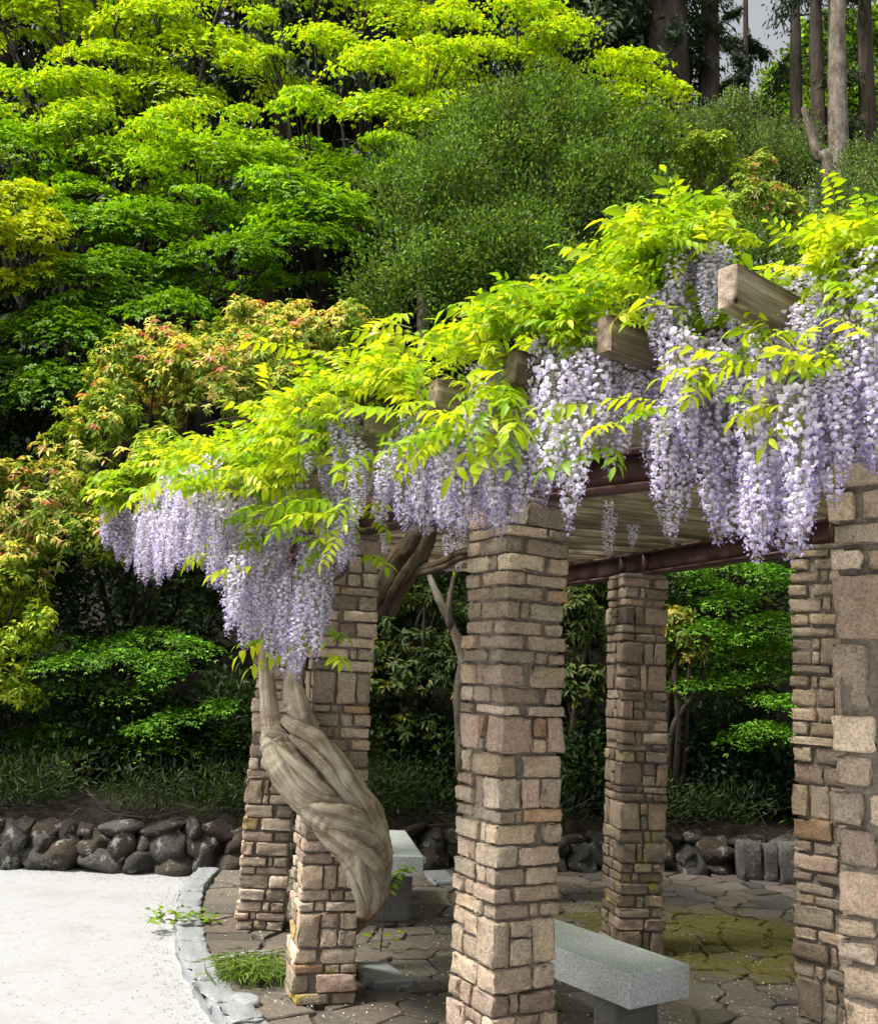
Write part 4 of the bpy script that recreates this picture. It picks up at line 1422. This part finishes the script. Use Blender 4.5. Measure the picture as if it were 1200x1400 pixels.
tr = Geo()
strands = [
    # left slender stem widening into the big left body, then winding under
    ([(150, -330, 5.28), (130, -150, 5.12), (120, 30, 5.07), (124, 230, 5.05), (140, 360, 5.03), (150, 420, 5.02)], [.038, .042, .048, .05, .058, .062]),
    ([(140, 385, 5.03), (165, 470, 4.99), (215, 580, 4.96), (300, 690, 4.96), (420, 740, 5.0), (530, 745, 5.07), (600, 770, 5.16)], [.052, .085, .105, .11, .095, .08, .06]),
    # collar
    ([(105, 400, 5.06), (130, 425, 4.96), (190, 440, 4.96), (235, 475, 5.04)], [.016, .024, .024, .014]),
    # centre-top dark stem dropping behind
    ([(290, -150, 5.2), (270, 40, 5.14), (245, 200, 5.07), (265, 300, 5.05), (310, 390, 5.05), (360, 470, 5.06)], [.035, .045, .062, .075, .07, .05]),
    # upper right strands sweeping down to the right
    ([(205, 365, 5.05), (260, 405, 4.99), (350, 450, 4.97), (420, 530, 4.97), (490, 640, 4.98), (560, 740, 5.01), (610, 830, 5.04), (650, 930, 5.1)], [.03, .042, .05, .045, .046, .05, .06, .06]),
    ([(235, 440, 5.0), (310, 500, 4.96), (390, 580, 4.94), (450, 660, 4.95), (520, 740, 4.98), (590, 820, 5.02)], [.02, .034, .038, .036, .035, .03]),
    ([(430, 480, 5.05), (500, 590, 5.04), (570, 700, 5.07), (630, 790, 5.12), (660, 900, 5.18), (665, 1010, 5.25)], [.02, .034, .04, .05, .06, .06]),
    # middle body
    ([(270, 740, 5.0), (350, 800, 4.95), (450, 850, 4.95), (560, 880, 5.0), (630, 930, 5.08), (660, 1030, 5.18)], [.045, .075, .092, .098, .085, .07]),
    # lower body
    ([(360, 870, 5.03), (430, 930, 4.99), (510, 990, 4.98), (580, 1050, 5.02), (620, 1130, 5.1), (625, 1210, 5.2), (585, 1290, 5.36), (525, 1370, 5.54), (440, 1480, 5.66)], [.03, .055, .07, .085, .088, .08, .06, .04, .05]),
    ([(480, 1000, 5.06), (530, 1090, 5.03), (570, 1180, 5.08), (585, 1260, 5.22), (545, 1330, 5.44), (450, 1440, 5.62)], [.03, .045, .052, .048, .04, .04]),
    ([(660, 900, 5.22), (670, 1010, 5.24), (668, 1110, 5.27), (645, 1190, 5.36), (585, 1280, 5.5), (490, 1400, 5.64)], [.04, .062, .06, .052, .042, .04]),
    # thinner cords lying on the bodies
    ([(400, 880, 4.95), (480, 930, 4.9), (570, 990, 4.92), (640, 1070, 5.02), (660, 1160, 5.14), (630, 1240, 5.26)], [.015, .034, .04, .042, .038, .02]),
    ([(520, 900, 4.94), (560, 1010, 4.92), (575, 1110, 4.97), (600, 1200, 5.08), (600, 1260, 5.2)], [.012, .028, .034, .034, .02]),
    ([(150, 470, 4.95), (220, 540, 4.89), (310, 620, 4.88), (390, 690, 4.9), (450, 720, 4.96)], [.01, .026, .03, .026, .01]),
    ([(300, 760, 4.96), (400, 790, 4.88), (500, 800, 4.9), (580, 840, 4.98), (640, 920, 5.06)], [.012, .03, .036, .04, .03]),
]
for i, (pts, rad) in enumerate(strands):
    tube(tr, [vpx(p[0], p[1], p[2] + (.02 if i in (1, 7, 8) else -.022 if i > 3 else 0)) for p in pts], np.array(rad) * (.95 if i in (1, 7, 8) else .84), n=14 * len(pts), seg=20, rough=.14, flute=5 if i in (1, 7, 8) else 3, twist=2.0, seed=i * 1.7, knots=.8)
# root flare behind the pillar
tube(tr, [vpx(510, 1370, 5.56), (-.46, 5.62, .1), (-.47, 5.66, -.06)], [.045, .06, .09], n=14, seg=14, rough=.2, flute=4, seed=4)
put('trunk', tr.mesh('trunk', True), M['vine'], vine, (0, 0, 0))

bd = Geo()
# dark old stem rising behind the wrapped pillar to the beams
tube(bd, [(-.42, 5.74, -.05), (-.5, 5.74, .8), at_y(488, 870, 5.75), at_y(528, 812, 5.65), at_y(552, 765, 5.55), at_y(575, 735, 5.45), at_y(590, 690, 5.3)], [.09, .08, .085, .095, .09, .08, .05], n=70, seg=16, rough=.25, flute=4, twist=4, seed=3, knots=.8)
tube(bd, [at_y(530, 835, 5.6), at_y(556, 790, 5.45), at_y(580, 752, 5.3), at_y(590, 725, 5.2)], [.05, .05, .042, .03], n=30, seg=10, rough=.25, flute=3, twist=4, seed=5, knots=.8)
put('old_stem', bd.mesh('old_stem', True), M['vine_dark'], vine, (0, 0, 0))
br = Geo()
tube(br, [at_y(560, 782, 5.45), at_y(600, 771, 5.2), at_y(625, 758, 5.0), at_y(650, 748, 4.8), at_y(690, 720, 4.5), at_y(720, 690, 4.3)], [.03, .026, .024, .022, .02, .016], n=30, seg=8, rough=.25, seed=2, knots=.5)
tube(br, [at_y(560, 786, 5.45), at_y(600, 778, 5.15), at_y(630, 763, 4.95), at_y(660, 752, 4.85)], [.02, .018, .016, .014], n=24, seg=7, rough=.25, seed=6)
tube(br, [at_y(452, 790, 5.0), at_y(456, 772, 4.97), at_y(469, 768, 4.95), at_y(472, 780, 4.96), at_y(458, 792, 4.98), at_y(445, 798, 4.95), at_y(425, 800, 4.9)], [.012, .013, .013, .012, .01, .008, .006], n=34, seg=6, rough=.2)
tube(br, [at_y(472, 775, 4.95), at_y(470, 750, 4.9), at_y(475, 720, 4.8), at_y(470, 680, 4.7), at_y(480, 640, 4.6)], [.013, .012, .012, .012, .01], n=24, seg=6, rough=.2)
# woody arms lying along the rafters
for a0, a1, R0, R1 in ((50, 10, 7.2, 7.4), (34, -2, 7.0, 7.5), (62, 30, 7.4, 7.2), (40, 20, 7.55, 7.5), (60, 44, 6.9, 7.5)):
    pts = []
    for t_ in np.linspace(0, 1, 9):
        pts.append(ring_pt(a0 + (a1 - a0) * t_, R0 + (R1 - R0) * t_ + rv.normal(0, .07), H_PIL + BH + RH + .05 + rv.uniform(0, .05)))
    tube(br, pts, np.linspace(.035, .014, 9), n=60, seg=7, rough=.2, seed=a0)
for k in range(46):
    a0 = rv.uniform(0, 60); R0 = rv.uniform(7.0, 7.5)
    p = ring_pt(a0, R0, 2.72); q = ring_pt(a0 + rv.uniform(-4, 4), R0 + rv.uniform(.2, .45), rv.uniform(2.5, 2.74))
    tube(br, [p, (p + q) / 2 + [0, 0, .08], q], [.01, .007, .004], n=9, seg=5)
put('branch', br.mesh('branch', True), M['vine_dark'], vine, (0, 0, 0))


RBOX = ((988, 352, 1085, 425), (819, 420, 885, 482), (692, 472, 738, 521), (584, 508, 634, 557), (494, 550, 537, 597))


def over_rafter(pts, grow=4):
    for p in pts:
        x, y = to_px(p)
        if any(x0 - grow < x < x1 + grow and y0 - grow < y < y1 + grow for x0, y0, x1, y1 in RBOX): return True
    return False


# ---- flower clusters
def raceme_mesh(seed, nfl=104, width=.043):
    """hanging cluster of unit length .34 m, top at the origin"""
    r = np.random.default_rng(seed)
    g = Geo()
    Ltot = .34
    bend = r.normal(0, .02, 2)
    axis = lambda t: np.array([bend[0] * math.sin(t * 2.6), bend[1] * math.sin(t * 2.1), -t * Ltot])
    pts = [axis(t) for t in np.linspace(0, 1, 5)]
    P = catmull(pts, 8)
    # green stalk
    for i in range(7):
        a, b = P[i], P[i + 1]
        w = .0022 * (1 - .5 * i / 7)
        q = np.array([(w, 0, 0), (-w * .5, w * .87, 0), (-w * .5, -w * .87, 0)])
        V = np.vstack([a + q, b + q])
        g.add(V, [(0, 1, 4), (0, 4, 3), (1, 2, 5), (1, 5, 4), (2, 0, 3), (2, 3, 5)], (.20, .26, .05))
    for k in range(nfl):
        t = .03 + .97 * (k + r.uniform(-.4, .4)) / nfl
        t = min(max(t, .02), .995)
        th = k * 2.39996 + r.normal(0, .35)
        prof = (.5 + .5 * min(1, t / .12)) * (1 - t) ** .55
        R = (width * prof + .006) * r.uniform(.75, 1.2)
        o = np.array([math.cos(th), math.sin(th), 0])
        c0 = axis(t)
        c = c0 + o * R + np.array([0, 0, -.004 + r.normal(0, .004)])
        bud = t > .88 + r.normal(0, .03)
        s = (.0088 if not bud else .0045) * r.uniform(.85, 1.2) * (1 - .22 * t)
        # pedicel
        up = np.array([0, 0, 1.0])
        g.add([c0 + up * .0008, c0 - up * .0008, c], [(0, 1, 2)], (.28, .26, .14))
        f = unit(o * .85 + np.array([0, 0, -.1]) + r.normal(0, .35, 3))     # facing
        sd = unit(np.cross(f, up)); uu = np.cross(sd, f)
        old = max(0, .28 - t) * 2.2
        ban = np.array([.86, .825, .92]) * (1 - old) + np.array([.66, .64, .66]) * old
        vio = np.array([.52, .43, .80]) * (1 - .6 * old) + np.array([.5, .47, .6]) * .6 * old
        kk = math.exp(r.normal(0, .09)); sat = r.uniform(0, .3)
        ban = (ban * (1 - sat) + np.array([.62, .54, .85]) * sat) * kk
        if bud: ban = np.array([.52, .44, .72]) * kk
        # banner: cupped fan of six
        ang = np.linspace(np.pi / 2, 2.5 * np.pi, 9)[:8]
        rr_ = s * np.array([.82, 1.05, 1.05, .85, .7, .85, 1.05, 1.05]) * r.uniform(.88, 1.12, 8)
        fold = r.uniform(.35, .75)
        rim = c + uu * s * .35 + (np.cos(ang)[:, None] * sd + np.sin(ang)[:, None] * uu) * rr_[:, None] - f * (s * fold * np.abs(np.cos(ang)))[:, None] - f * s * .15 * r.uniform(0, 1)
        V = np.vstack([[c + uu * s * .1 + f * .12 * s], rim])
        Cc = np.vstack([[ban * .75 + np.array([.62, .6, .5]) * .25], rim * 0 + ban * (1 - .12 * (np.sin(ang) < 0))[:, None]])
        g.add(V, [(0, 1 + j, 1 + (j + 1) % 8) for j in range(8)], Cc)
        # wings + keel: folded violet boat pointing forward and down
        tip = c + f * s * 1.15 - uu * s * .55
        b0 = c - uu * s * .15 + f * s * .1
        V = [b0, b0 + sd * s * .55 + f * s * .55 - uu * s * .25, tip, b0 - sd * s * .55 + f * s * .55 - uu * s * .25, b0 + f * s * .7 - uu * s * .85]
        g.add(V, [(0, 1, 2), (0, 2, 3), (1, 4, 2), (3, 2, 4)], vio * kk)
    return g


NV = 9
rac_geo = [raceme_mesh(400 + i, nfl=int(rv.uniform(105, 145)), width=rv.uniform(.03, .046)) for i in range(NV)]
rac_me = []
for i, gg in enumerate(rac_geo):
    m_ = gg.mesh('flower_raceme'); m_.materials.append(M['flower']); rac_me.append(m_)

# lower edge of the flower curtain in the photograph, then clusters above it
bx = [138, 165, 200, 240, 290, 316, 335, 380, 420, 440, 460, 478, 500, 525, 545, 580, 620, 660, 700, 722, 745, 780, 800, 840, 870, 905, 940, 985, 1020, 1062, 1105, 1135, 1160, 1200, 1230]
by = [735, 775, 805, 790, 790, 880, 885, 925, 945, 880, 790, 750, 700, 700, 725, 735, 742, 745, 725, 665, 690, 738, 660, 640, 650, 665, 725, 750, 735, 795, 745, 690, 650, 655, 660]
rac = []                                # (top point, length, spread)


tx = [140, 200, 260, 320, 380, 430, 500, 560, 600, 640, 700, 760, 820, 850, 870, 930, 985, 1010, 1050, 1090, 1150, 1200, 1240]
ty = [665, 610, 600, 590, 545, 515, 495, 490, 470, 425, 405, 415, 400, 370, 330, 295, 315, 360, 345, 330, 320, 312, 305]


def add_rac(px, pybot, L, R):
    e = at_ring(px, pybot, R)
    for _ in range(8):
        if to_px(e + [0, 0, L])[1] > np.interp(px, tx, ty) + 22: break
        L *= .87
    if L < .09: return
    if over_rafter([e + [0, 0, L * k] for k in (0, .2, .4, .6, .8, 1)], 2) and rv.random() < .93: return
    rac.append((e + [0, 0, L], L))


for _ in range(100):                     # left mass
    x = rv.uniform(138, 325); yb = np.interp(x, bx, by) - abs(rv.normal(0, 34))
    if yb < 705: continue
    add_rac(x, yb, rv.uniform(.26, .4), rv.uniform(7.45, 7.95))
for _ in range(105):                    # cluster over the wrapped pillar
    x = rv.uniform(318, 480); yb = np.interp(x, bx, by) - abs(rv.normal(0, 95))
    if yb < 620: continue
    add_rac(x, yb, rv.uniform(.24, .36), rv.uniform(7.2, 7.6))
for _ in range(62):                     # middle
    x = rv.uniform(515, 722); yb = np.interp(x, bx, by) - abs(rv.normal(0, 30))
    add_rac(x, yb, rv.uniform(.24, .36), rv.uniform(7.35, 7.75))
for _ in range(92):                     # right
    x = rv.uniform(728, 1215); yb = np.interp(x, bx, by) - abs(rv.normal(0, 62))
    add_rac(x, yb, rv.uniform(.26, .42), rv.uniform(7.45, 7.85))
for (x, y, n_) in ((505, 690, 7), (490, 660, 6), (445, 620, 5), (530, 660, 5), (455, 640, 6), (480, 690, 4), (655, 560, 4), (640, 590, 3), (925, 420, 8), (960, 430, 7), (890, 400, 4), (900, 470, 5), (830, 520, 5), (860, 560, 6), (760, 560, 6), (770, 600, 5), (1060, 410, 4),
                   (1120, 450, 6), (1180, 470, 5), (1100, 520, 6), (1040, 560, 6), (1160, 560, 7), (260, 690, 6), (230, 690, 4), (990, 560, 5), (940, 600, 5), (1085, 600, 5), (420, 640, 4), (1000, 480, 4)):
    for _ in range(n_):
        add_rac(x + rv.normal(0, 18), y + rv.normal(0, 18), rv.uniform(.13, .2) if x > 1050 else rv.uniform(.15, .24), rv.uniform(7.5, 7.8))
for _ in range(26):                     # a second row further in, under the rafters
    a0 = rv.uniform(5, 58); L = rv.uniform(.16, .3)
    rac.append((ring_pt(a0, rv.uniform(5.3, 6.6), H_PIL + BH + rv.uniform(-.02, .1)), L))
rac.sort(key=lambda q: np.linalg.norm(q[0] - [0, 0, EYE]) / q[1])
restg = Geo()
for i, (tp, L) in enumerate(rac):
    v = int(rv.integers(0, NV)); s = L / .34
    sx = min(1.12, .55 + .5 * s) * rv.uniform(.9, 1.12)
    rot = (rv.normal(0, .07), rv.normal(0, .07), rv.uniform(0, 6.28))
    if i < 300:
        put('flower_raceme', rac_me[v], None, vine, tp, rot, (sx, sx, s))
    else:
        Vv = np.concatenate(rac_geo[v].V) * [sx, sx, s]
        ca, sa = math.cos(rot[2]), math.sin(rot[2])
        Vv = Vv @ np.array([[ca, sa, 0], [-sa, ca, 0], [0, 0, 1]])
        restg.add(Vv + tp, np.concatenate(rac_geo[v].F), np.concatenate(rac_geo[v].C))
if restg.n:
    tag(put('flower_racemes', restg.mesh('flower_racemes'), M['flower'], vine, (0, 0, 0)), kind='stuff')


# ---- compound leaves
def wleaf_geo(seed, young=False):
    r = np.random.default_rng(seed)
    g = Geo()
    Lr = .25; pairs = int(r.integers(4, 6)); dr = r.uniform(.25, .6)
    axis = lambda t: np.array([t * Lr * (1 - .15 * dr * t), .02 * math.sin(t * 3) * r.uniform(.8, 1), -dr * Lr * .55 * t * t + .06 * t])
    base = np.array([(.46, .57, .014), (.39, .53, .012), (.52, .60, .03), (.30, .47, .014), (.46, .57, .05), (.22, .39, .016)][int(r.integers(0, 6))])
    P = [axis(t) for t in np.linspace(0, 1, 5)]
    for i in range(4):
        a, b = P[i], P[i + 1]; w = .0016
        g.add([a + [0, w, 0], a - [0, w, 0], b - [0, w, 0], b + [0, w, 0], a - [0, 0, w], b - [0, 0, w]], [(0, 1, 2), (0, 2, 3), (1, 4, 5), (1, 5, 2), (4, 0, 3), (4, 3, 5)], base * .8)
    items = []
    for k in range(pairs):
        t = .28 + .68 * k / max(1, pairs - .3)
        for s in (-1, 1): items.append((t + r.normal(0, .015), s))
    items.append((1.0, 0))
    for t, s in items:
        p = axis(min(t, 1)); tg = unit(axis(min(t + .05, 1.05)) - axis(t - .05))
        side = np.array([0, 1.0, 0]) * s
        d = unit(tg * (.55 if s else 1) + side * .9 + np.array([0, 0, r.uniform(-.75, -.1)]))
        L = r.uniform(.055, .085) * (1.1 if s == 0 else 1) * (1 - .25 * abs(t - .6)); W = L * r.uniform(.33, .42)
        nn = unit(np.array([0, 0, 1.0]) + .35 * side + r.normal(0, .25, 3))
        sd = unit(np.cross(d, nn)); nn = unit(np.cross(sd, d))
        c1 = p + d * L * .33; c2 = p + d * L * .68 - nn * L * .06; tip = p + d * L - nn * L * .18
        V = [p, c1 + sd * W * .5 + nn * W * .16, c1, c1 - sd * W * .5 + nn * W * .16, c2 + sd * W * .36 + nn * W * .1, c2, c2 - sd * W * .36 + nn * W * .1, tip]
        F = [(0, 2, 1), (0, 3, 2), (1, 2, 5), (1, 5, 4), (2, 3, 6), (2, 6, 5), (4, 5, 7), (5, 6, 7)]
        g.add(V, F, base * math.exp(r.normal(0, .1)))
    return g


NL = 14
lf_geo = [wleaf_geo(500 + i) for i in range(NL)]
lf_me = []
for gg in lf_geo:
    m_ = gg.mesh('leaf'); m_.materials.append(M['wisteria_leaf']); lf_me.append(m_)
lo = [690, 655, 640, 665, 660, 610, 560, 555, 560, 545, 470, 460, 450, 450, 430, 400, 390, 390, 410, 410, 420, 430, 430]
leaves = []                              # (point, yaw, pitch, roll, scale)


def leaf_at(p, yaw, pitch, sc, chk=True):
    d = np.array([math.cos(yaw) * .25 * sc, math.sin(yaw) * .25 * sc, -.25 * sc * math.sin(pitch) - .05])
    if chk and over_rafter([p, p + d * .35, p + d * .7, p + d], 7) and rv.random() < .96: return
    if np.linalg.norm(p + d - [0, 0, EYE]) < 2.15: return
    if p[0] > .55 and p[1] < 2.6: sc *= .72
    leaves.append((p, yaw, pitch, rv.normal(0, .35), sc))


def out_yaw(p): return math.atan2(p[1] - RING[1], p[0] - RING[0])


for _ in range(3000):
    x = rv.uniform(140, 1235)
    t_ = np.interp(x, tx, ty); b_ = np.interp(x, tx, lo)
    y = t_ + 10 + (b_ - t_) * rv.beta(1.05, 1.7)
    if any((x - cx) ** 2 / w ** 2 + (y - cy) ** 2 / h ** 2 < 1 and rv.random() < .8 for cx, cy, w, h in ((935, 385, 55, 55), (460, 600, 30, 40), (655, 530, 25, 30), (270, 670, 50, 28), (1110, 400, 60, 25), (870, 500, 22, 50))): continue
    R = rv.uniform(7.45, 7.85)
    p = at_ring(x, y, R)
    if p[2] < 2.0: continue
    yaw = out_yaw(p) + rv.normal(0, .8)
    leaf_at(p - [math.cos(yaw) * .12, math.sin(yaw) * .12, 0], yaw, rv.normal(.0, .32), rv.uniform(.48, .85))
for (x0, x1, y0, y1, n_, R0, R1) in ((440, 520, 545, 640, 40, 7.5, 7.7), (560, 700, 540, 590, 30, 7.6, 7.8), (360, 490, 640, 730, 40, 7.45, 7.7), (440, 510, 690, 760, 10, 7.4, 7.5), (500, 720, 560, 600, 34, 7.6, 7.85), (900, 1120, 450, 570, 40, 7.6, 7.85), (1130, 1200, 450, 510, 12, 7.6, 7.85), (370, 470, 850, 900, 8, 7.3, 7.42), (310, 370, 700, 780, 10, 7.5, 7.7), (150, 330, 640, 680, 30, 7.8, 8.0),
                                     (790, 850, 540, 620, 8, 7.6, 7.8)):
    for _ in range(n_):
        p = at_ring(rv.uniform(x0, x1), rv.uniform(y0, y1), rv.uniform(R0, R1))
        leaf_at(p, out_yaw(p) + rv.normal(0, .9), rv.normal(.25, .3), rv.uniform(.7, 1.1))
for _ in range(420):                     # fuller growth over the near end
    x = rv.uniform(840, 1235); t_ = np.interp(x, tx, ty)
    y = t_ + 8 + 130 * rv.beta(1, 2.2)
    p = at_ring(x, y, rv.uniform(7.3, 7.75))
    leaf_at(p, out_yaw(p) + rv.normal(0, .9), rv.normal(.0, .3), rv.uniform(.6, .95))
for _ in range(2100):                    # the roof itself, carried inward and thickened to shade the ground below
    a0 = rv.uniform(-4, 64); R = rv.uniform(3.7, 7.5)
    hgt = .06 + .16 * max(0, (R - 5.5) / 2) + abs(rv.normal(0, .07))
    leaf_at(ring_pt(a0, R, H_PIL + BH + RH + .05 + hgt), rv.uniform(0, 6.28), rv.normal(0, .3), rv.uniform(.8, 1.2), False)
leaves.sort(key=lambda q: np.linalg.norm(q[0] - [0, 0, EYE]) / q[4] + (3 if np.linalg.norm(q[0][:2] - RING) < 7.3 else 0))
restl = Geo()
for i, (p, yaw, pitch, roll, sc) in enumerate(leaves):
    v = int(rv.integers(0, NL))
    if i < 300:
        put('leaf', lf_me[v], None, vine, p, (roll, pitch, yaw), (sc, sc, sc))
    else:
        Mx = np.array(Matrix.Rotation(yaw, 3, 'Z') @ Matrix.Rotation(pitch, 3, 'Y') @ Matrix.Rotation(roll, 3, 'X'))
        restl.add((np.concatenate(lf_geo[v].V) * sc) @ Mx.T + p, np.concatenate(lf_geo[v].F), np.concatenate(lf_geo[v].C))
tag(put('foliage', restl.mesh('foliage'), M['wisteria_leaf'], vine, (0, 0, 0)), kind='stuff')

# ================================================================== SMALL PLANTS AND LITTER
g = Geo()
c = at_z(347, 1340, 0)
n = 520
P = np.c_[rv.normal(0, .085, n) + c[0], rv.normal(0, .07, n) + c[1], np.full(n, 0.0)]
D = unit(np.c_[rv.normal(0, .6, n), rv.normal(-.1, .5, n), np.ones(n)])
h = rv.uniform(.07, .15, n)
add_leaves(g, P, D, unit(rv.normal(0, 1, (n, 3))), h, .007, palette_pick([(.10, .20, .03, 3), (.16, .25, .05, 2), (.30, .27, .14, 1)], n, rv), fold=.1)
D2 = unit(D * [1.6, 1.6, .1] + [0, 0, -.1])
add_leaves(g, P + D * h[:, None] * .9, D2, unit(rv.normal(0, .4, (n, 3)) + [0, 0, 1]), h * .7, .006, palette_pick([(.12, .22, .03, 3), (.18, .28, .05, 2), (.32, .3, .16, .6)], n, rv), fold=.1)
tag(put('grass_tuft', g.mesh('grass_tuft'), M['grass']), 'tuft of green grass growing at the wrapped pillar foot', 'grass')
for px, w, l, yaw in (((338, 1312), .1, .3, -60), ((338, 1372), .12, .16, 30)):
    p = at_z(*px, 0)
    me = boulder_mesh(w, l, .07, random.Random(int(px[1])), 3)
    o = put('edging_stone', me, M['kerb'], None, (p[0], p[1], .01), (0, 0, math.radians(yaw)))
    tag(o, 'rough pale stone edging the grass tuft, on its %s side' % ('far bench' if px[1] < 1340 else 'kerb'), 'stone')


def sprig(label, px_list, size, n, cols, z=.0, hgt=.1, name='weed'):
    r = np.random.default_rng(len(label))
    g = Geo()
    P = []
    for (x, y) in px_list:
        c = at_z(x, y, z)
        for _ in range(n): P.append(c + np.array([r.normal(0, .045), r.normal(0, .045), r.uniform(.01, hgt)]))
    P = np.array(P); m = len(P)
    D = unit(r.normal(0, 1, (m, 3)) * [1, 1, .3]); Nn = unit(r.normal(0, .35, (m, 3)) + [0, 0, 1])
    add_leaves(g, P, D, Nn, size * r.uniform(.7, 1.2, m), size * .5, palette_pick(cols, m, r))
    st = Geo()
    for k in range(len(px_list) - 1):
        a, b = at_z(*px_list[k], z), at_z(*px_list[k + 1], z)
        tube(st, [a + [0, 0, .01], (a + b) / 2 + [0, 0, hgt * .4], b + [0, 0, hgt * .3]], .004, n=6, seg=5)
    c = at_z(*px_list[0], z)
    t = thing(name, label, 'weed', (c[0], c[1], z))
    put('leaves', g.mesh('leaves'), M['wisteria_leaf'], t, (0, 0, 0))
    put('stem', st.mesh('stem', True), M['vine_dark'], t, (0, 0, 0))


sprig('creeping green weed trailing over the kerb onto the gravel', [(284, 1266), (270, 1264), (255, 1264), (240, 1266), (226, 1264), (212, 1263)], .06, 13, [(.22, .34, .03, 2), (.15, .27, .03, 2)], GZ + .05, .09)
sprig('leafy wisteria sucker sprouting beside the trunk foot in front of the far bench', [(528, 1300), (533, 1298)], .075, 3, [(.24, .36, .03, 2)], 0, .1)
g = Geo()
st = Geo()
b0 = at_z(520, 1300, 0)
stalk = [b0, at_y(528, 1225, b0[1]), at_y(540, 1200, b0[1]), at_y(558, 1185, b0[1])]
tube(st, stalk, [.005, .004, .003, .002], n=14, seg=5)
Pp = catmull(stalk, 14)[5:]
for k, p in enumerate(Pp):
    for s in (-1, 1):
        add_leaves(g, np.array([p]), np.array([[s * .8, -.2, -.25]]) + rv.normal(0, .2, (1, 3)), np.array([[0, -.4, 1.0]]), .065, .03, np.array([[.2, .33, .02]]))
t = thing('wisteria_sucker', 'young pinnate shoot leaning over the paving in front of the far bench', 'plant', b0)
put('leaves', g.mesh('leaves'), M['wisteria_leaf'], t, (0, 0, 0)); put('stem', st.mesh('stem', True), M['vine_dark'], t, (0, 0, 0))

# fallen petals on the paving and dry bits on the gravel
g = Geo(); n = 2600
P = []
while len(P) < n:
    a0 = rv.uniform(-2, 58); R = rv.uniform(4.0, 7.15); p = ring_pt(a0, R, .004)
    if p[1] < wall_y(p[0]) - .05 and mnoise.noise(Vector((p[0] * 3, p[1] * 3, 1))) > rv.uniform(-.5, .4): P.append(p)
P = np.array(P)
add_leaves(g, P, rv.normal(0, 1, (n, 3)) * [1, 1, 0], np.tile([0, 0, 1.0], (n, 1)) + rv.normal(0, .2, (n, 3)), rv.uniform(.008, .016, n), rv.uniform(.006, .012, n), np.full((n, 3), .6))
tag(put('fallen_petals', g.mesh('fallen_petals'), M['petal']), 'pale fallen wisteria petals scattered over the paving', 'petals', kind='stuff')
g = Geo()
P = []
for _ in range(1300):
    if rv.random() < .25: p = at_z(rv.uniform(0, 320), rv.uniform(1180, 1400), GZ)
    elif rv.random() < .5:
        x = rv.uniform(-4, -1.4); p = np.array([x, wall_y(x) - abs(rv.normal(0, .16)), GZ])
    else: p = ring_pt(rv.uniform(0, 30), 7.41 + abs(rv.normal(0, .1)), GZ)
    P.append(p + [0, 0, .004])
P = np.array(P); n = len(P)
add_leaves(g, P, rv.normal(0, 1, (n, 3)) * [1, 1, 0], np.tile([0, 0, 1.0], (n, 1)) + rv.normal(0, .25, (n, 3)), rv.uniform(.006, .018, n), rv.uniform(.003, .006, n), np.full((n, 3), .1))
tag(put('leaf_litter', g.mesh('leaf_litter'), M['litter']), 'dry brown leaf bits scattered on the gravel along wall and kerb', 'litter', kind='stuff')
